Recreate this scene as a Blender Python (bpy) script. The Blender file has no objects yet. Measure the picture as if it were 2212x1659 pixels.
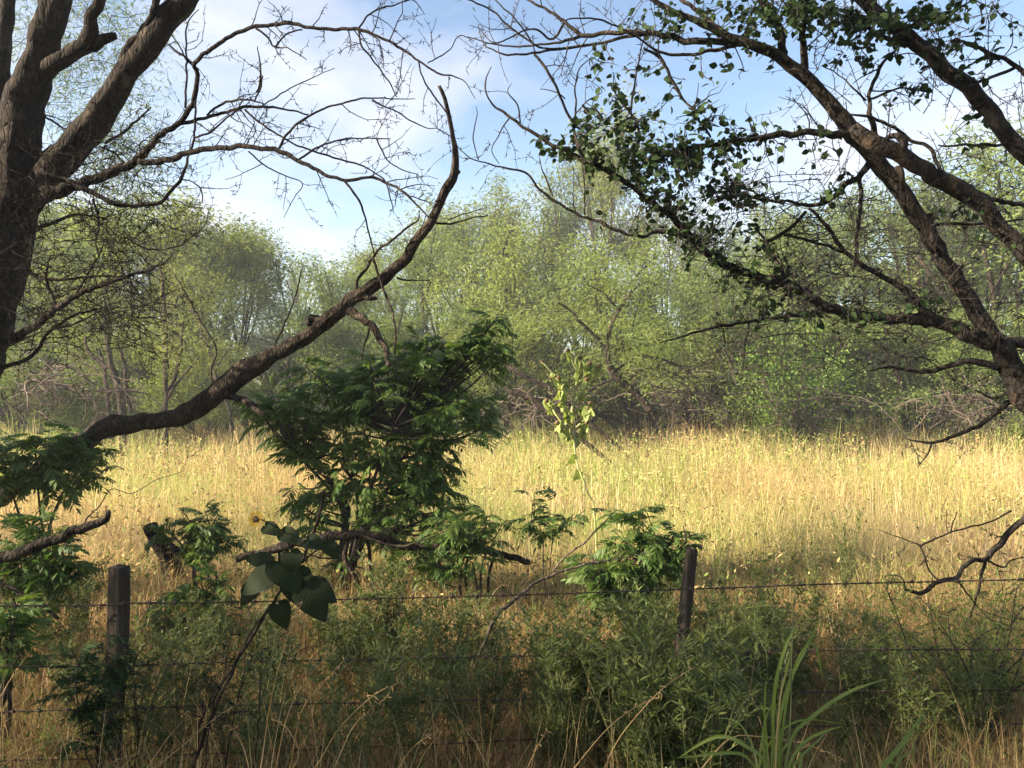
import bpy, math, random
import numpy as np
from mathutils import Vector
R = math.radians
random.seed(7)
rng = np.random.default_rng(7)
scene = bpy.context.scene

# ------------------------------------------------------------------ camera
EYE = 1.9                      # eye height above the field, metres
FP = 1736.0                    # focal length in 2212-px photo units
CX, HY = 1106.0, 850.0         # optical centre column, horizon row
cam_d = bpy.data.cameras.new('camera')
cam_d.sensor_width = 36.0
cam_d.lens = 36.0 * FP / 2212.0
cam_d.shift_y = (HY - 829.5) / 2212.0
cam_d.clip_start = 0.05
cam_d.clip_end = 3000.0
cam = bpy.data.objects.new('camera', cam_d)
scene.collection.objects.link(cam)
cam.location = (0, 0, EYE)
cam.rotation_euler = (R(90), 0, 0)
scene.camera = cam

# ------------------------------------------------------------------ light
SUN_EL, SUN_BACK = R(26), R(16)      # low afternoon sun from the left, partly behind the camera
to_sun = Vector((-math.cos(SUN_EL) * math.cos(SUN_BACK), -math.cos(SUN_EL) * math.sin(SUN_BACK), math.sin(SUN_EL)))
sun_d = bpy.data.lights.new('sun', 'SUN')
sun_d.energy = 5.0
sun_d.angle = R(0.6)
sun_d.color = (1.0, 0.83, 0.60)
sun = bpy.data.objects.new('sun', sun_d)
scene.collection.objects.link(sun)
sun.rotation_euler = to_sun.to_track_quat('Z', 'Y').to_euler()

world = bpy.data.worlds.new('World')
scene.world = world
world.use_nodes = True
wn, wl = world.node_tree.nodes, world.node_tree.links
wn.clear()
w_out = wn.new('ShaderNodeOutputWorld')
w_bg = wn.new('ShaderNodeBackground')
w_bg.inputs['Strength'].default_value = 0.057
w_sky = wn.new('ShaderNodeTexSky')
w_sky.sky_type = 'NISHITA'
w_sky.sun_disc = False
w_sky.sun_elevation = SUN_EL
w_sky.sun_rotation = math.atan2(to_sun.x, to_sun.y)
w_sky.air_density = 1.0
w_sky.dust_density = 0.35
w_tc = wn.new('ShaderNodeTexCoord')
w_map = wn.new('ShaderNodeMapping')
w_map.inputs['Scale'].default_value = (1.0, 1.0, 1.9)
w_map.inputs['Location'].default_value = (7.53, 4.29, 5.75)
w_n = wn.new('ShaderNodeTexNoise')
w_n.inputs['Scale'].default_value = 3.0
w_n.inputs['Detail'].default_value = 7
w_n.inputs['Roughness'].default_value = 0.55
w_r = wn.new('ShaderNodeValToRGB')
w_r.color_ramp.elements[0].position = 0.40
w_r.color_ramp.elements[0].color = (0, 0, 0, 1)
w_r.color_ramp.elements[1].position = 0.66
w_r.color_ramp.elements[1].color = (1, 1, 1, 1)
w_mul = wn.new('ShaderNodeMath'); w_mul.operation = 'MULTIPLY'; w_mul.inputs[1].default_value = 0.85
w_mix = wn.new('ShaderNodeMixRGB')
w_mix.inputs[2].default_value = (4.4, 4.25, 4.5, 1)
wl.new(w_tc.outputs['Generated'], w_map.inputs['Vector'])
wl.new(w_map.outputs[0], w_n.inputs['Vector'])
wl.new(w_n.outputs['Fac'], w_r.inputs[0])
wl.new(w_r.outputs[0], w_mul.inputs[0])
wl.new(w_mul.outputs[0], w_mix.inputs[0])
wl.new(w_sky.outputs[0], w_mix.inputs[1])
wl.new(w_mix.outputs[0], w_bg.inputs['Color'])
wl.new(w_bg.outputs[0], w_out.inputs['Surface'])

scene.view_settings.view_transform = 'Standard'
scene.view_settings.look = 'None'
scene.view_settings.exposure = 2.28
scene.view_settings.gamma = 1.0
scene.view_settings.use_curve_mapping = False
scene.render.engine = 'CYCLES'
scene.cycles.max_bounces = 5
scene.cycles.diffuse_bounces = 3
scene.cycles.glossy_bounces = 1
scene.cycles.transmission_bounces = 3
scene.cycles.transparent_max_bounces = 8

# ------------------------------------------------------------------ helpers
def W(px, py, d):
    """photo unit (2212 wide) at depth d -> world point"""
    return np.array([(px - CX) / FP * d, d, EYE + (HY - py) / FP * d])

def g(c, r, *t):
    """points read off a 3x enlarged tile (column c, row r) -> photo units (x, y, width)"""
    return [(737.333 * c + p[0] / 3.0, 553.0 * r + p[1] / 3.0, (p[2] if len(p) > 2 else 12) / 3.0) for p in t]

def tag(o, label=None, cat=None, group=None, kind=None):
    if label: o['label'] = label
    if cat: o['category'] = cat
    if group: o['group'] = group
    if kind: o['kind'] = kind
    return o

def thing(name, loc, label, cat, group=None):
    o = bpy.data.objects.new(name, None)
    o.empty_display_size = 0.1
    scene.collection.objects.link(o)
    o.location = [float(v) for v in loc]
    return tag(o, label, cat, group)

class MB:
    """collects geometry, builds one mesh object"""
    def __init__(self):
        self.v, self.q, self.t, self.c, self.n = [], [], [], [], 0
    def add(self, v, quads=None, tris=None, col=None):
        v = np.asarray(v, float).reshape(-1, 3)
        if quads is not None and len(quads): self.q.append(np.asarray(quads, int).reshape(-1, 4) + self.n)
        if tris is not None and len(tris): self.t.append(np.asarray(tris, int).reshape(-1, 3) + self.n)
        if col is not None: self.c.append(np.broadcast_to(np.asarray(col, float), (len(v), 3)))
        self.v.append(v); self.n += len(v)
    def mesh(self, name, mat, smooth=True, origin=(0, 0, 0)):
        me = bpy.data.meshes.new(name)
        v = np.concatenate(self.v) - np.asarray(origin, float) if self.v else np.zeros((0, 3))
        q = np.concatenate(self.q) if self.q else np.zeros((0, 4), int)
        t = np.concatenate(self.t) if self.t else np.zeros((0, 3), int)
        me.vertices.add(len(v)); me.vertices.foreach_set('co', v.astype(np.float32).ravel())
        loops = np.concatenate([q.ravel(), t.ravel()]).astype(np.int32)
        me.loops.add(len(loops)); me.loops.foreach_set('vertex_index', loops)
        nq, nt = len(q), len(t)
        me.polygons.add(nq + nt)
        starts = np.concatenate([np.arange(nq) * 4, nq * 4 + np.arange(nt) * 3]).astype(np.int32)
        me.polygons.foreach_set('loop_start', starts)
        me.polygons.foreach_set('loop_total', np.concatenate([np.full(nq, 4), np.full(nt, 3)]).astype(np.int32))
        me.polygons.foreach_set('use_smooth', np.full(nq + nt, smooth))
        if self.c:
            c = np.concatenate(self.c)
            a = me.color_attributes.new('Col', 'FLOAT_COLOR', 'POINT')
            a.data.foreach_set('color', np.concatenate([c, np.ones((len(c), 1))], 1).astype(np.float32).ravel())
        me.update(); me.validate()
        me.materials.append(mat)
        return me
    def build(self, name, mat, parent=None, smooth=True, origin=None):
        if origin is None: origin = tuple(parent.location) if parent is not None else (0, 0, 0)
        if parent is not None and parent.parent is not None and origin == tuple(parent.location):
            origin = tuple(np.array(parent.location) + np.array(parent.parent.location))
        o = bpy.data.objects.new(name, self.mesh(name, mat, smooth, origin))
        scene.collection.objects.link(o)
        if parent is not None: o.parent = parent
        else: o.location = [float(x) for x in origin]
        return o

def catmull(pts, vals, step):
    """smooth resample of a polyline with values (radius)"""
    P = np.asarray(pts, float); Vv = np.asarray(vals, float)
    n = len(P)
    if n == 1: return P, Vv
    out, ov = [], []
    for i in range(n - 1):
        p0 = P[max(i - 1, 0)]; p1 = P[i]; p2 = P[i + 1]; p3 = P[min(i + 2, n - 1)]
        m = max(1, int(np.linalg.norm(p2 - p1) / step))
        for k in range(m):
            t = k / m
            out.append(0.5 * ((2 * p1) + (-p0 + p2) * t + (2 * p0 - 5 * p1 + 4 * p2 - p3) * t * t + (-p0 + 3 * p1 - 3 * p2 + p3) * t ** 3))
            ov.append(Vv[i] * (1 - t) + Vv[i + 1] * t)
    out.append(P[-1]); ov.append(Vv[-1])
    return np.array(out), np.array(ov)

def tube(mb, P, rad, sides=8, rough=0.0, cap=True, col=None, r=rng):
    P = np.asarray(P, float); rad = np.asarray(rad, float)
    n = len(P)
    if n < 2: return
    T = np.gradient(P, axis=0)
    T /= np.linalg.norm(T, axis=1)[:, None] + 1e-9
    a = np.array([0, 0, 1.0]) if abs(T[0][2]) < 0.9 else np.array([1.0, 0, 0])
    u = np.cross(T[0], a); u /= np.linalg.norm(u)
    U = np.zeros_like(P); U[0] = u
    for i in range(1, n):
        u = U[i - 1] - T[i] * np.dot(U[i - 1], T[i]); U[i] = u / (np.linalg.norm(u) + 1e-9)
    V = np.cross(T, U)
    ang = np.linspace(0, 2 * math.pi, sides, endpoint=False)
    rr = np.repeat(rad[:, None], sides, 1)
    if rough > 0:
        k = r.normal(0, 1, (n + 10, sides))
        cs = np.cumsum(np.concatenate([np.zeros((1, sides)), k]), 0)
        k = (cs[11:] - cs[:-11]) / 3.3
        fine = r.normal(0, 0.3, (n, sides))
        rr = rr * (1 + rough * (k + fine))
    v = P[:, None, :] + rr[..., None] * (np.cos(ang)[None, :, None] * U[:, None, :] + np.sin(ang)[None, :, None] * V[:, None, :])
    i = np.arange(n - 1)[:, None] * sides; j = np.arange(sides)[None, :]; j2 = (j + 1) % sides
    q = np.stack([i + j, i + j2, i + sides + j2, i + sides + j], -1).reshape(-1, 4)
    vv = v.reshape(-1, 3); tr = None
    if cap:
        vv = np.concatenate([vv, P[:1] - T[:1] * rad[0] * 0.1, P[-1:] + T[-1:] * rad[-1] * 0.3])
        jj = np.arange(sides); jn = (jj + 1) % sides; b = (n - 1) * sides
        tr = np.concatenate([np.stack([jn, jj, np.full(sides, n * sides)], -1), np.stack([b + jj, b + jn, np.full(sides, n * sides + 1)], -1)])
    mb.add(vv, q, tr, col)

def unit(v): return v / (np.linalg.norm(v) + 1e-9)

def twig(mb, p, d, length, rad, level, r, droop=0.0, crook=0.35, sides=4, tips=None, sub=3, spur=True):
    """a crooked tapering twig with side twigs"""
    n = max(3, int(4 + length * 5))
    pts = [np.array(p, float)]; dd = unit(np.array(d, float))
    for i in range(n):
        dd = unit(dd + r.normal(0, crook * 0.55, 3) + np.array([0, 0, -droop]))
        pts.append(pts[-1] + dd * length / n)
    pts = np.array(pts); rad_a = np.linspace(rad, max(rad * 0.35, 0.0016), n + 1)
    tube(mb, pts, rad_a, sides, cap=False)
    if tips is not None: tips.append((pts[-1], dd, length))
    if level > 0:
        for k in range(sub):
            i = int(r.integers(1, n))
            ax = unit(pts[min(i + 1, n)] - pts[i])
            side = unit(np.cross(ax, r.normal(0, 1, 3)))
            twig(mb, pts[i], unit(ax * 0.65 + side), length * r.uniform(0.3, 0.6), rad_a[i] * 0.65, level - 1, r, droop, crook, max(3, sides - 1), tips, max(2, sub - 1), spur)
    if spur:
        for k in range(int(length * 14) + 1):
            i = int(r.integers(1, n))
            ax = unit(pts[min(i + 1, n)] - pts[i]); side = unit(np.cross(ax, r.normal(0, 1, 3)) + ax * 0.4)
            tube(mb, np.array([pts[i], pts[i] + side * r.uniform(0.012, 0.035)]), [0.0034, 0.0018], 3, cap=False)

def frames(dirs, normals):
    """local Y -> dirs, local Z ~ normals; returns n x 3 x 3 (columns X,Y,Z)"""
    Y = dirs / (np.linalg.norm(dirs, axis=1)[:, None] + 1e-9)
    X = np.cross(Y, normals); X /= np.linalg.norm(X, axis=1)[:, None] + 1e-9
    Z = np.cross(X, Y)
    return np.stack([X, Y, Z], -1)

def stamp(mb, tv, tq, tt, M, pos, scale, col=None):
    """stamp template verts at many frames"""
    tv = np.asarray(tv, float); n, m = len(pos), len(tv)
    sc = np.asarray(scale, float)
    if sc.ndim == 1: sc = np.repeat(sc[:, None], 3, 1)
    v = np.einsum('nij,nmj->nmi', M, tv[None] * sc[:, None, :]) + np.asarray(pos)[:, None, :]
    off = (np.arange(n) * m)[:, None, None]
    q = (np.asarray(tq, int)[None] + off).reshape(-1, 4) if tq is not None and len(tq) else None
    t = (np.asarray(tt, int)[None] + off).reshape(-1, 3) if tt is not None and len(tt) else None
    c = np.repeat(col, m, 0) if col is not None else None
    mb.add(v.reshape(-1, 3), q, t, c)

# leaf templates: Y along the leaf (0..1), X across, Z up
OV_V = [(0, 0, 0), (-.30, .28, .07), (.30, .28, .07), (-.36, .5, .08), (.36, .5, .08), (-.2, .8, .02), (.2, .8, .02), (0, 1, -.08), (0, .3, 0), (0, .55, 0), (0, .8, -.03)]
OV_Q = [(8, 1, 3, 9), (2, 8, 9, 4), (9, 3, 5, 10), (4, 9, 10, 6)]
OV_T = [(0, 1, 8), (0, 8, 2), (10, 5, 7), (10, 7, 6)]
LN_V = [(0, 0, 0), (-.11, .3, .03), (.11, .3, .03), (-.1, .6, .0), (.1, .6, .0), (0, 1, -.12)]
LN_Q = [(1, 2, 4, 3)]
LN_T = [(0, 2, 1), (3, 4, 5)]
ST_V = [(-.5, 0, 0), (.5, 0, 0), (.35, .55, .06), (-.35, .55, .06), (0, 1, -.05)]
ST_Q = [(0, 1, 2, 3)]
ST_T = [(3, 2, 4)]

# ------------------------------------------------------------------ materials
def mat_new(name):
    m = bpy.data.materials.new(name); m.use_nodes = True
    nt = m.node_tree; nt.nodes.clear()
    o = nt.nodes.new('ShaderNodeOutputMaterial')
    return m, nt.nodes, nt.links, o

def ramp(nodes, cols):
    r_ = nodes.new('ShaderNodeValToRGB'); e = r_.color_ramp.elements
    while len(e) < len(cols): e.new(0.5)
    for i, c in enumerate(cols):
        e[i].position = i / (len(cols) - 1); e[i].color = (*c, 1)
    return r_

def leaf_mat(name, cols, trans=0.4, rough=0.5, tmul=(1.25, 1.25, 0.6), obj_rand=False, attr=False, spec=0.35):
    m, n, l, o = mat_new(name)
    if attr:
        col = n.new('ShaderNodeAttribute'); col.attribute_name = 'Col'; csock = col.outputs['Color']
    else:
        geo = n.new('ShaderNodeNewGeometry'); src = geo.outputs['Random Per Island']
        if obj_rand:
            oi = n.new('ShaderNodeObjectInfo'); mx = n.new('ShaderNodeMath'); mx.operation = 'ADD'
            l.new(src, mx.inputs[0]); l.new(oi.outputs['Random'], mx.inputs[1])
            hf = n.new('ShaderNodeMath'); hf.operation = 'MULTIPLY'; hf.inputs[1].default_value = 0.5
            l.new(mx.outputs[0], hf.inputs[0]); src = hf.outputs[0]
        cr = ramp(n, cols); l.new(src, cr.inputs[0]); csock = cr.outputs[0]
    b = n.new('ShaderNodeBsdfPrincipled'); b.inputs['Roughness'].default_value = rough
    b.inputs['Specular IOR Level'].default_value = spec
    t = n.new('ShaderNodeBsdfTranslucent')
    mul = n.new('ShaderNodeMixRGB'); mul.blend_type = 'MULTIPLY'; mul.inputs[0].default_value = 1; mul.inputs[2].default_value = (*tmul, 1)
    mix = n.new('ShaderNodeMixShader'); mix.inputs[0].default_value = trans
    l.new(csock, b.inputs['Base Color']); l.new(csock, mul.inputs[1]); l.new(mul.outputs[0], t.inputs['Color'])
    l.new(b.outputs[0], mix.inputs[1]); l.new(t.outputs[0], mix.inputs[2]); l.new(mix.outputs[0], o.inputs['Surface'])
    return m

def bark_mat(name, cols, scale=9.0, bump=0.6, stretch=(1, 1, 0.6), patch_col=None, crack=.85):
    m, n, l, o = mat_new(name)
    tc = n.new('ShaderNodeTexCoord'); mp = n.new('ShaderNodeMapping'); mp.inputs['Scale'].default_value = stretch
    n1 = n.new('ShaderNodeTexNoise'); n1.inputs['Scale'].default_value = scale; n1.inputs['Detail'].default_value = 8; n1.inputs['Roughness'].default_value = 0.65
    n2 = n.new('ShaderNodeTexVoronoi'); n2.feature = 'DISTANCE_TO_EDGE'; n2.inputs['Scale'].default_value = scale * 3.4
    mp2 = n.new('ShaderNodeMapping'); mp2.inputs['Scale'].default_value = (1, 1, .32); l.new(tc.outputs['Object'], mp2.inputs[0])
    nw = n.new('ShaderNodeTexNoise'); nw.inputs['Scale'].default_value = 14; l.new(mp2.outputs[0], nw.inputs['Vector'])
    wv = n.new('ShaderNodeMixRGB'); wv.inputs[0].default_value = .06; l.new(mp2.outputs[0], wv.inputs[1]); l.new(nw.outputs['Color'], wv.inputs[2])
    l.new(tc.outputs['Object'], mp.inputs[0]); l.new(mp.outputs[0], n1.inputs['Vector']); l.new(wv.outputs[0], n2.inputs['Vector'])
    cr = ramp(n, cols); l.new(n1.outputs['Fac'], cr.inputs[0])
    cr.color_ramp.elements[0].position = 0.3; cr.color_ramp.elements[-1].position = 0.72
    ck = ramp(n, [(.22, .22, .22), (1, 1, 1)]); ck.color_ramp.elements[1].position = .16; l.new(n2.outputs['Distance'], ck.inputs[0])
    cm_ = n.new('ShaderNodeMixRGB'); cm_.blend_type = 'MULTIPLY'; cm_.inputs[0].default_value = crack; l.new(cr.outputs[0], cm_.inputs[1]); l.new(ck.outputs[0], cm_.inputs[2])
    csock = cm_.outputs[0]
    if patch_col:  # lighter brown blotches scattered over the bark
        n3 = n.new('ShaderNodeTexNoise'); n3.inputs['Scale'].default_value = 5.5; n3.inputs['Detail'].default_value = 5
        l.new(tc.outputs['Object'], n3.inputs['Vector'])
        lr = ramp(n, [(0, 0, 0), (1, 1, 1)]); lr.color_ramp.elements[0].position = .6; lr.color_ramp.elements[1].position = .7
        l.new(n3.outputs['Fac'], lr.inputs[0])
        mx = n.new('ShaderNodeMixRGB'); mx.inputs[2].default_value = (*patch_col, 1)
        l.new(lr.outputs[0], mx.inputs[0]); l.new(csock, mx.inputs[1]); csock = mx.outputs[0]
    b = n.new('ShaderNodeBsdfPrincipled'); b.inputs['Roughness'].default_value = 0.9; b.inputs['Specular IOR Level'].default_value = 0.15
    ad = n.new('ShaderNodeMath'); ad.operation = 'ADD'; l.new(n1.outputs['Fac'], ad.inputs[0]); (l.new(ck.outputs[0], ad.inputs[1]) if crack > 0 else None)
    bp = n.new('ShaderNodeBump'); bp.inputs['Strength'].default_value = bump; bp.inputs['Distance'].default_value = 0.045
    l.new(ad.outputs[0], bp.inputs['Height']); l.new(bp.outputs[0], b.inputs['Normal'])
    l.new(csock, b.inputs['Base Color']); l.new(b.outputs[0], o.inputs['Surface'])
    return m

def plain_mat(name, col, rough=0.7, metal=0.0):
    m, n, l, o = mat_new(name)
    tc = n.new('ShaderNodeTexCoord'); n1 = n.new('ShaderNodeTexNoise'); n1.inputs['Scale'].default_value = 40; n1.inputs['Detail'].default_value = 4
    l.new(tc.outputs['Object'], n1.inputs['Vector'])
    cr = ramp(n, [tuple(c * 0.65 for c in col), tuple(min(1, c * 1.35) for c in col)]); l.new(n1.outputs['Fac'], cr.inputs[0])
    b = n.new('ShaderNodeBsdfPrincipled'); b.inputs['Roughness'].default_value = rough; b.inputs['Metallic'].default_value = metal
    l.new(cr.outputs[0], b.inputs['Base Color']); l.new(b.outputs[0], o.inputs['Surface'])
    return m

M = {}
M['bark_left'] = bark_mat('bark_left', [(.007, .005, .0045), (.015, .011, .009), (.038, .029, .023)], 8, 0.5, patch_col=(.05, .042, .033))
M['bark_right'] = bark_mat('bark_right', [(.013, .011, .010), (.028, .024, .021), (.06, .05, .042)], 10, 0.4, patch_col=(.075, .056, .04))
M['bark_dead'] = bark_mat('bark_dead', [(.013, .010, .008), (.036, .028, .022), (.085, .068, .054)], 9, 0.5)
M['bark_far'] = bark_mat('bark_far', [(.015, .011, .009), (.04, .03, .023), (.08, .06, .048)], 6, 0.5)
M['bark_grey'] = bark_mat('bark_grey', [(.05, .04, .033), (.10, .082, .068), (.18, .15, .125)], 8, 0.4)
M['twig'] = plain_mat('twig_bark', (.026, .020, .018), .9)
M['twig_dead'] = plain_mat('dead_twig_bark', (.085, .066, .053), .9)
M['green_stem'] = plain_mat('green_stem', (.13, .15, .06), .7)
M['post'] = bark_mat('weathered_post', [(.015, .012, .010), (.048, .040, .033), (.15, .128, .105)], 16, .8, (1, 1, .06), crack=.0)
M['wire'] = plain_mat('rusty_wire', (.045, .032, .025), .7, .4)
M['leaf_right'] = leaf_mat('round_leaf', [(.014, .028, .012), (.022, .044, .016), (.042, .068, .024)], .20, .75, obj_rand=True, spec=.12)
M['leaf_sap'] = leaf_mat('pinnate_leaf', [(.030, .068, .017), (.058, .115, .028), (.095, .165, .040), (.19, .22, .06)], .42, .55, obj_rand=True)
M['leaf_mesq'] = leaf_mat('mesquite_leaf', [(.085, .138, .038), (.14, .198, .054), (.23, .272, .08)], .5, .6, (1.15, 1.15, .55), obj_rand=True)
M['leaf_mesq2'] = leaf_mat('mesquite_leaf_olive', [(.078, .120, .038), (.13, .170, .050), (.215, .232, .068)], .48, .6, (1.15, 1.15, .55), obj_rand=True)
M['leaf_near'] = leaf_mat('mesquite_leaf_near', [(.05, .085, .025), (.085, .13, .035), (.13, .17, .05)], .42, .6)
M['leaf_bush'] = leaf_mat('bush_leaf', [(.06, .12, .022), (.10, .18, .032), (.16, .24, .045)], .42, .5)
M['leaf_weed'] = leaf_mat('weed_leaf', [(.050, .070, .018), (.080, .110, .028), (.13, .16, .045)], .36, .5, obj_rand=True)
M['leaf_sun'] = leaf_mat('sunflower_leaf', [(.010, .021, .008), (.017, .031, .011)], .22, .8, obj_rand=True)
_n, _l = M['leaf_sun'].node_tree.nodes, M['leaf_sun'].node_tree.links          # side veins and blotches
_pb = [q for q in _n if q.type == 'BSDF_PRINCIPLED'][0]; _src = _pb.inputs['Base Color'].links[0].from_socket
_tc = _n.new('ShaderNodeTexCoord'); _sp = _n.new('ShaderNodeSeparateXYZ'); _l.new(_tc.outputs['Object'], _sp.inputs[0])
_ab = _n.new('ShaderNodeMath'); _ab.operation = 'ABSOLUTE'; _l.new(_sp.outputs[0], _ab.inputs[0])
_ml = _n.new('ShaderNodeMath'); _ml.operation = 'MULTIPLY_ADD'; _ml.inputs[1].default_value = -.9; _l.new(_ab.outputs[0], _ml.inputs[0]); _l.new(_sp.outputs[1], _ml.inputs[2])
_m2 = _n.new('ShaderNodeMath'); _m2.operation = 'MULTIPLY'; _m2.inputs[1].default_value = 7; _l.new(_ml.outputs[0], _m2.inputs[0])
_pp = _n.new('ShaderNodeMath'); _pp.operation = 'PINGPONG'; _pp.inputs[1].default_value = .5; _l.new(_m2.outputs[0], _pp.inputs[0])
_cr = ramp(_n, [(1.3, 1.28, 1.2), (1, 1, 1), (.93, .93, .93)]); _cr.color_ramp.elements[1].position = .12; _l.new(_pp.outputs[0], _cr.inputs[0])
_nz = _n.new('ShaderNodeTexNoise'); _nz.inputs['Scale'].default_value = 5; _nz.inputs['Detail'].default_value = 5; _l.new(_tc.outputs['Object'], _nz.inputs['Vector'])
_cn = ramp(_n, [(.6, .6, .6), (1.5, 1.4, 1.1)]); _l.new(_nz.outputs['Fac'], _cn.inputs[0])
_x1 = _n.new('ShaderNodeMixRGB'); _x1.blend_type = 'MULTIPLY'; _x1.inputs[0].default_value = 1; _l.new(_src, _x1.inputs[1]); _l.new(_cr.outputs[0], _x1.inputs[2])
_x2 = _n.new('ShaderNodeMixRGB'); _x2.blend_type = 'MULTIPLY'; _x2.inputs[0].default_value = 1; _l.new(_x1.outputs[0], _x2.inputs[1]); _l.new(_cn.outputs[0], _x2.inputs[2])
_l.new(_x2.outputs[0], _pb.inputs['Base Color'])
_bp = _n.new('ShaderNodeBump'); _bp.inputs['Strength'].default_value = .08; _bp.inputs['Distance'].default_value = .02; _l.new(_pp.outputs[0], _bp.inputs['Height']); _l.new(_bp.outputs[0], _pb.inputs['Normal'])
M['leaf_pale'] = leaf_mat('pale_leaf', [(.20, .27, .08), (.32, .38, .14)], .4, .7, obj_rand=True)
M['stem_pale'] = plain_mat('pale_stem', (.27, .29, .11), .7)
M['petal'] = leaf_mat('petal', [(.45, .26, .012), (.55, .36, .02)], .3, .5)
M['seed'] = plain_mat('seed_head', (.10, .065, .03), .9)
M['blade_green'] = leaf_mat('green_blade', [(.13, .19, .05), (.20, .27, .085)], .45, .35, obj_rand=True)
M['blade_dry'] = leaf_mat('dry_blade', [(.35, .25, .12), (.50, .38, .20)], .4, .6, (1.1, 1, .8), obj_rand=True)
M['grass'] = leaf_mat('grass_blades', None, .42, .65, (1.1, 1.08, .85), attr=True, spec=.2)

# ground
m, n, l, o = mat_new('ground_soil')
tc = n.new('ShaderNodeTexCoord')
n1 = n.new('ShaderNodeTexNoise'); n1.inputs['Scale'].default_value = .5; n1.inputs['Detail'].default_value = 10; n1.inputs['Roughness'].default_value = .7
n2 = n.new('ShaderNodeTexNoise'); n2.inputs['Scale'].default_value = 28; n2.inputs['Detail'].default_value = 6
l.new(tc.outputs['Object'], n1.inputs['Vector']); l.new(tc.outputs['Object'], n2.inputs['Vector'])
c1 = ramp(n, [(.09, .06, .035), (.20, .14, .07), (.30, .23, .11)]); l.new(n1.outputs['Fac'], c1.inputs[0])
c2 = ramp(n, [(.5, .5, .5), (1.4, 1.4, 1.4)]); l.new(n2.outputs['Fac'], c2.inputs[0])
mx = n.new('ShaderNodeMixRGB'); mx.blend_type = 'MULTIPLY'; mx.inputs[0].default_value = 1
l.new(c1.outputs[0], mx.inputs[1]); l.new(c2.outputs[0], mx.inputs[2])
b = n.new('ShaderNodeBsdfPrincipled'); b.inputs['Roughness'].default_value = 1; b.inputs['Specular IOR Level'].default_value = .05
bp = n.new('ShaderNodeBump'); bp.inputs['Strength'].default_value = .8; bp.inputs['Distance'].default_value = .05
l.new(n2.outputs['Fac'], bp.inputs['Height']); l.new(bp.outputs[0], b.inputs['Normal'])
l.new(mx.outputs[0], b.inputs['Base Color']); l.new(b.outputs[0], o.inputs['Surface'])
M['ground'] = m

# ------------------------------------------------------------------ ground
def gz(x, y):
    return 0.05 * np.sin(x * .7 + 1) * np.cos(y * .55) + 0.04 * np.sin(x * .23 - y * .31)
xs = np.concatenate([[-2500, -600, -150, -70], np.linspace(-45, 45, 120), [70, 150, 600, 2500]])
ys = np.concatenate([[-2500, -400, -80, -30], np.linspace(-12, 60, 120), [90, 200, 700, 2500]])
X, Y = np.meshgrid(xs, ys)
Z = gz(X, Y) * (np.abs(X) < 60) * (np.abs(Y) < 70)
gm = MB(); nx = len(xs); ny = len(ys)
i = np.arange(ny - 1)[:, None] * nx; j = np.arange(nx - 1)[None]
gm.add(np.stack([X, Y, Z], -1).reshape(-1, 3), np.stack([i + j, i + j + 1, i + nx + j + 1, i + nx + j], -1).reshape(-1, 4))
tag(gm.build('ground', M['ground']), 'dry brown ground of the field under the grass', 'ground', kind='structure')

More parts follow.
